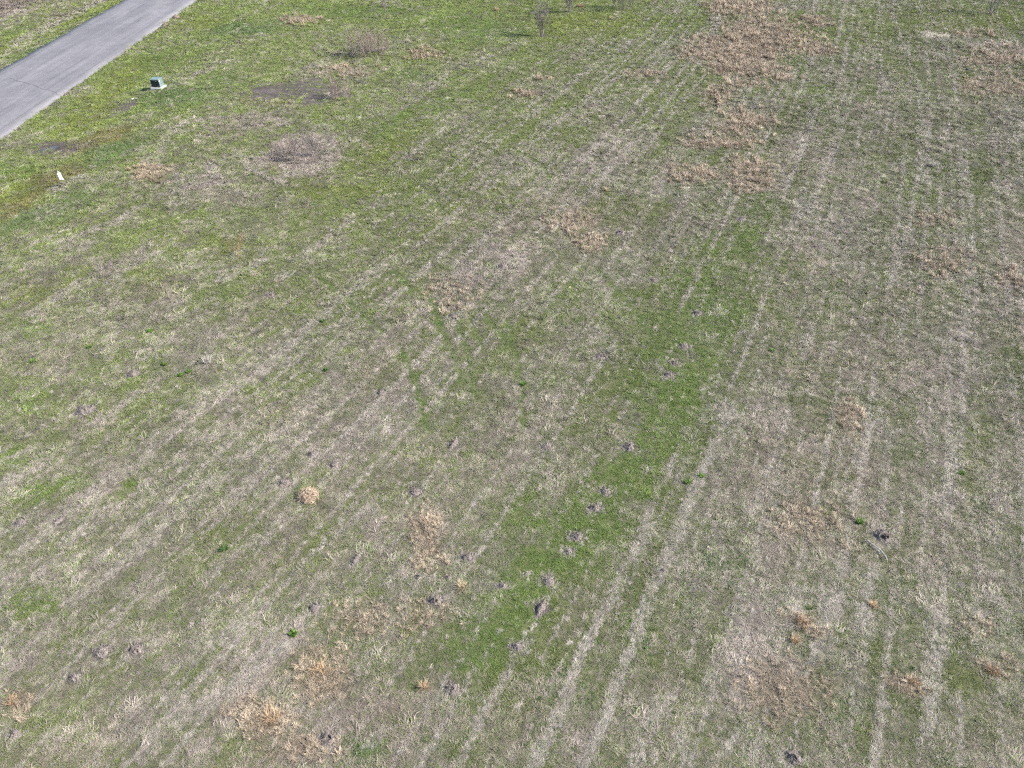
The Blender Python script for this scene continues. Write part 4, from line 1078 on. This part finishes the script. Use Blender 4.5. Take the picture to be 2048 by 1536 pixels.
# ---------------------------------------------------------------- burrows and earth mounds
m_earth, n, b = nt("dug_earth")
tc = n.nodes.new("ShaderNodeTexCoord")
e1 = noise(n, 14, 5, .7, tc.outputs["Object"]); e2 = noise(n, 60, 3, .7, tc.outputs["Object"])
er1 = ramp(n, e1.outputs[0], [(.3, (.12, .098, .085)), (.7, (.27, .228, .20))])
n.links.new(er1.outputs[0], b.inputs["Base Color"]); b.inputs["Roughness"].default_value = .95; b.inputs["Specular IOR Level"].default_value = .1
bump(n, b, e2.outputs[0], .8, .03)
m_litter = own_blade("mound_straw", (.31, .265, .235), .1)
for k, (ux, uy, ur, st, lb) in enumerate(MOUNDS):
    rr = random.Random(100 + k); random.seed(100 + k)
    ax_ = ur * (1.0 if st != 'l' else 1.45); ay_ = ur * rr.uniform(.75, 1.0) * (1.0 if st != 'l' else .5)
    hgt = (.20 + .15 * rr.random()) * ur + .04
    root = tag(empty("earth_mound", (ux, uy, gz(ux, uy) - .02), 0 if st != 'l' else ori), lb, "mound", "small earth mounds and burrows across the field")
    nr, na_ = 14, 26; V = []; Fc = []
    holes = []
    if st == 'h':
        big = 'black' in lb or 'largest' in lb
        holes.append((rr.uniform(-.3, .1), rr.uniform(-.3, .05), rr.uniform(.17, .25) + (.13 if big else 0)))
        if 'double' in lb or 'two' in lb or rr.random() < .35: holes.append((holes[0][0] + rr.uniform(.3, .5), holes[0][1] + rr.uniform(-.4, .3), rr.uniform(.16, .26)))
    sd = rr.random() * 50
    gq, ga = np.meshgrid(np.arange(nr + 1) / nr * 1.12, np.arange(na_) * 6.283 / na_, indexing='ij')
    wob = 1 + .8 * (fbm(sd + 1.6 * np.cos(ga), 1.6 * np.sin(ga), 3, 2) - .5)
    X_ = gq * np.cos(ga) * wob; Y_ = gq * np.sin(ga) * wob
    zt = hgt * np.clip(1 - gq * gq, 0, 1) * (.45 + 1.1 * fbm(X_ * 1.7 + sd, Y_ * 1.7, 4, 2))
    zt = zt + ur * .55 * (fbm(X_ * 4.0 + sd, Y_ * 4.0, 6, 3) - .5) * np.clip(1.05 - gq, 0, 1) ** .4
    for hx, hy, hr in holes:
        dh = np.hypot((X_ - hx) * 1.15, Y_ - hy) / (hr * (.75 + .5 * fbm(X_ * 3 + sd, Y_ * 3, 8, 2)))
        zt = zt + (.25 * hgt) * np.exp(-((dh - 1.35) / .3) ** 2)
        zt = np.where(dh < 1.1, zt - (hgt + .06) * sst(1.1, .75, dh), zt)
    zt = np.where(gq < .92, np.maximum(zt, .026), -.06)
    V = np.stack([X_ * ax_, Y_ * ay_, zt], 2).reshape(-1, 3)
    for i in range(nr):
        for j in range(na_): Fc.append((i * na_ + j, i * na_ + (j + 1) % na_, (i + 1) * na_ + (j + 1) % na_, (i + 1) * na_ + j))
    me = mesh_from("soil", V, Fc)
    link("soil", me, m_earth, root)
    spec = []
    for _ in range(int(50 + 240 * ur)):
        a = U(0, 6.283); q = U(.15, 1.45); qx, qy = q * math.cos(a), q * math.sin(a)
        if any(math.hypot(qx - hx, qy - hy) < hr * 1.25 for hx, hy, hr in holes): continue
        spec.append((qx * ax_, qy * ay_, U(0, 6.283), U(.2, .55) * ur + .03, U(.007, .012) * (1 + .015 * uy), R(U(0, 45)), R(U(-40, 10)), U(-1.2, 1.2), U(.55, 1.3)))
    me = tuft_mesh("straw_litter", spec)
    co = np.empty(len(me.vertices) * 3, np.float32); me.vertices.foreach_get("co", co); co = co.reshape(-1, 3)
    co[:, 2] += .03 + .75 * hgt * np.clip(1 - (co[:, 0] / ax_) ** 2 - (co[:, 1] / ay_) ** 2, 0, 1)
    me.vertices.foreach_set("co", co.ravel())
    link("straw_litter", me, m_litter, root)

# ---------------------------------------------------------------- stones, clods, litter
def stone(name, x_, y_, r_, mat, label, cat, seed, flat=.6, group=None):
    rr = random.Random(seed); bm = bmesh.new(); bmesh.ops.create_icosphere(bm, subdivisions=2, radius=r_)
    for v_ in bm.verts:
        f_ = 1 + .5 * (float(vn(np.array([v_.co.x / r_ * 1.6 + seed]), np.array([v_.co.y / r_ * 1.6 + v_.co.z / r_]), 5)[0]) - .5) + rr.uniform(-.06, .06)
        v_.co.x *= f_; v_.co.y *= f_ * .85; v_.co.z *= f_ * flat
    me = bpy.data.meshes.new(name); bm.to_mesh(me); bm.free()
    o = link(name, me, mat); o.location = (x_, y_, gz(x_, y_) + r_ * flat * .55); o.rotation_euler = (0, 0, rr.uniform(0, 6.28))
    return tag(o, label, cat, group)
m_stone = simple("dark_stone", (.05, .048, .05), .9); m_chip = simple("white_chip", (.75, .74, .70), .8); m_clod = simple("brown_clod", (.17, .125, .10), .95, var=.4)
stone("white_chip", -22.6, 43.35, .10, m_chip, "small white chip lying on grass below the transformer", "litter", 3, .35)
stone("dark_stone", 29.6, 48.5, .13, m_stone, "small black stone in the grass at the upper right", "stone", 4)
for i, (x_, y_, r_, lb) in enumerate(((-26.75, 62.1, .26, "largest brown soil clod on the far edge of the road verge"), (-26.85, 59.9, .17, "brown soil clod next nearer along the road edge from the largest"), (-26.7, 57.9, .14, "small brown clod third along the right road edge"), (-26.6, 53.3, .13, "small brown clod midway along the right road edge"), (-26.55, 43.9, .10, "pale little clod at the road edge beside the pavement crack"))):
    stone("soil_clod", x_, y_, r_, m_clod, lb, "soil clod", 40 + i, .6, "soil clods along the road edge")
V, Fc = [], []
stick = [(7.85, 10.9), (7.93, 10.78), (8.05, 10.62), (8.11, 10.42), (8.10, 10.30)]
for a, b_ in zip(stick[:-1], stick[1:]): tube(V, Fc, (a[0] - 8, a[1] - 10.6, .05), (b_[0] - 8, b_[1] - 10.6, .05), .018, .014, 6)
o = link("weathered_stick", mesh_from("weathered_stick", V, Fc), simple("weathered_wood", (.36, .33, .31), .9, var=.2, scale=30)); o.location = (8.75, 10.45, gz(8.75, 10.45) + .02)
tag(o, "short bent weathered grey stick in the grass below the double burrow", "stick")

# ---------------------------------------------------------------- puddle in the ditch
m_wat, n, b = nt("muddy_water")
b.inputs["Base Color"].default_value = (.06, .052, .050, 1); b.inputs["Roughness"].default_value = .2
V = [(0, 0, 0)]; Fc = []
for j in range(28):
    a = 6.283 * j / 28; q = .75 + .5 * float(vn(np.array([math.cos(a) * 1.7 + 5]), np.array([math.sin(a) * 1.7]), 9)[0])
    q *= .55 + .6 * float(vn(np.array([math.cos(a) * 4 + 2]), np.array([math.sin(a) * 4]), 10)[0])
    V.append((.62 * q * math.cos(a), .50 * q * math.sin(a), 0))
for j in range(28): Fc.append((0, 1 + j, 1 + (j + 1) % 28))
pd = link("puddle", mesh_from("puddle", V, Fc), m_wat); pd.location = (-23.85, 35.7, gz(-23.85, 35.7) + .012)
tag(pd, "shallow muddy puddle in the roadside ditch", "puddle", kind="structure")
print("tufts", N_, len(AX), is_grn.sum(), is_ded.sum(), is_row.sum(), is_org.sum(), is_clo.sum())

# ---------------------------------------------------------------- survey steps -> metres
for o in list(COL.objects):
    if o.parent is None and o.type in {'MESH', 'EMPTY'}:
        o.location = [c_ * STEP for c_ in o.location]
        o.scale = [c_ * STEP for c_ in o.scale]
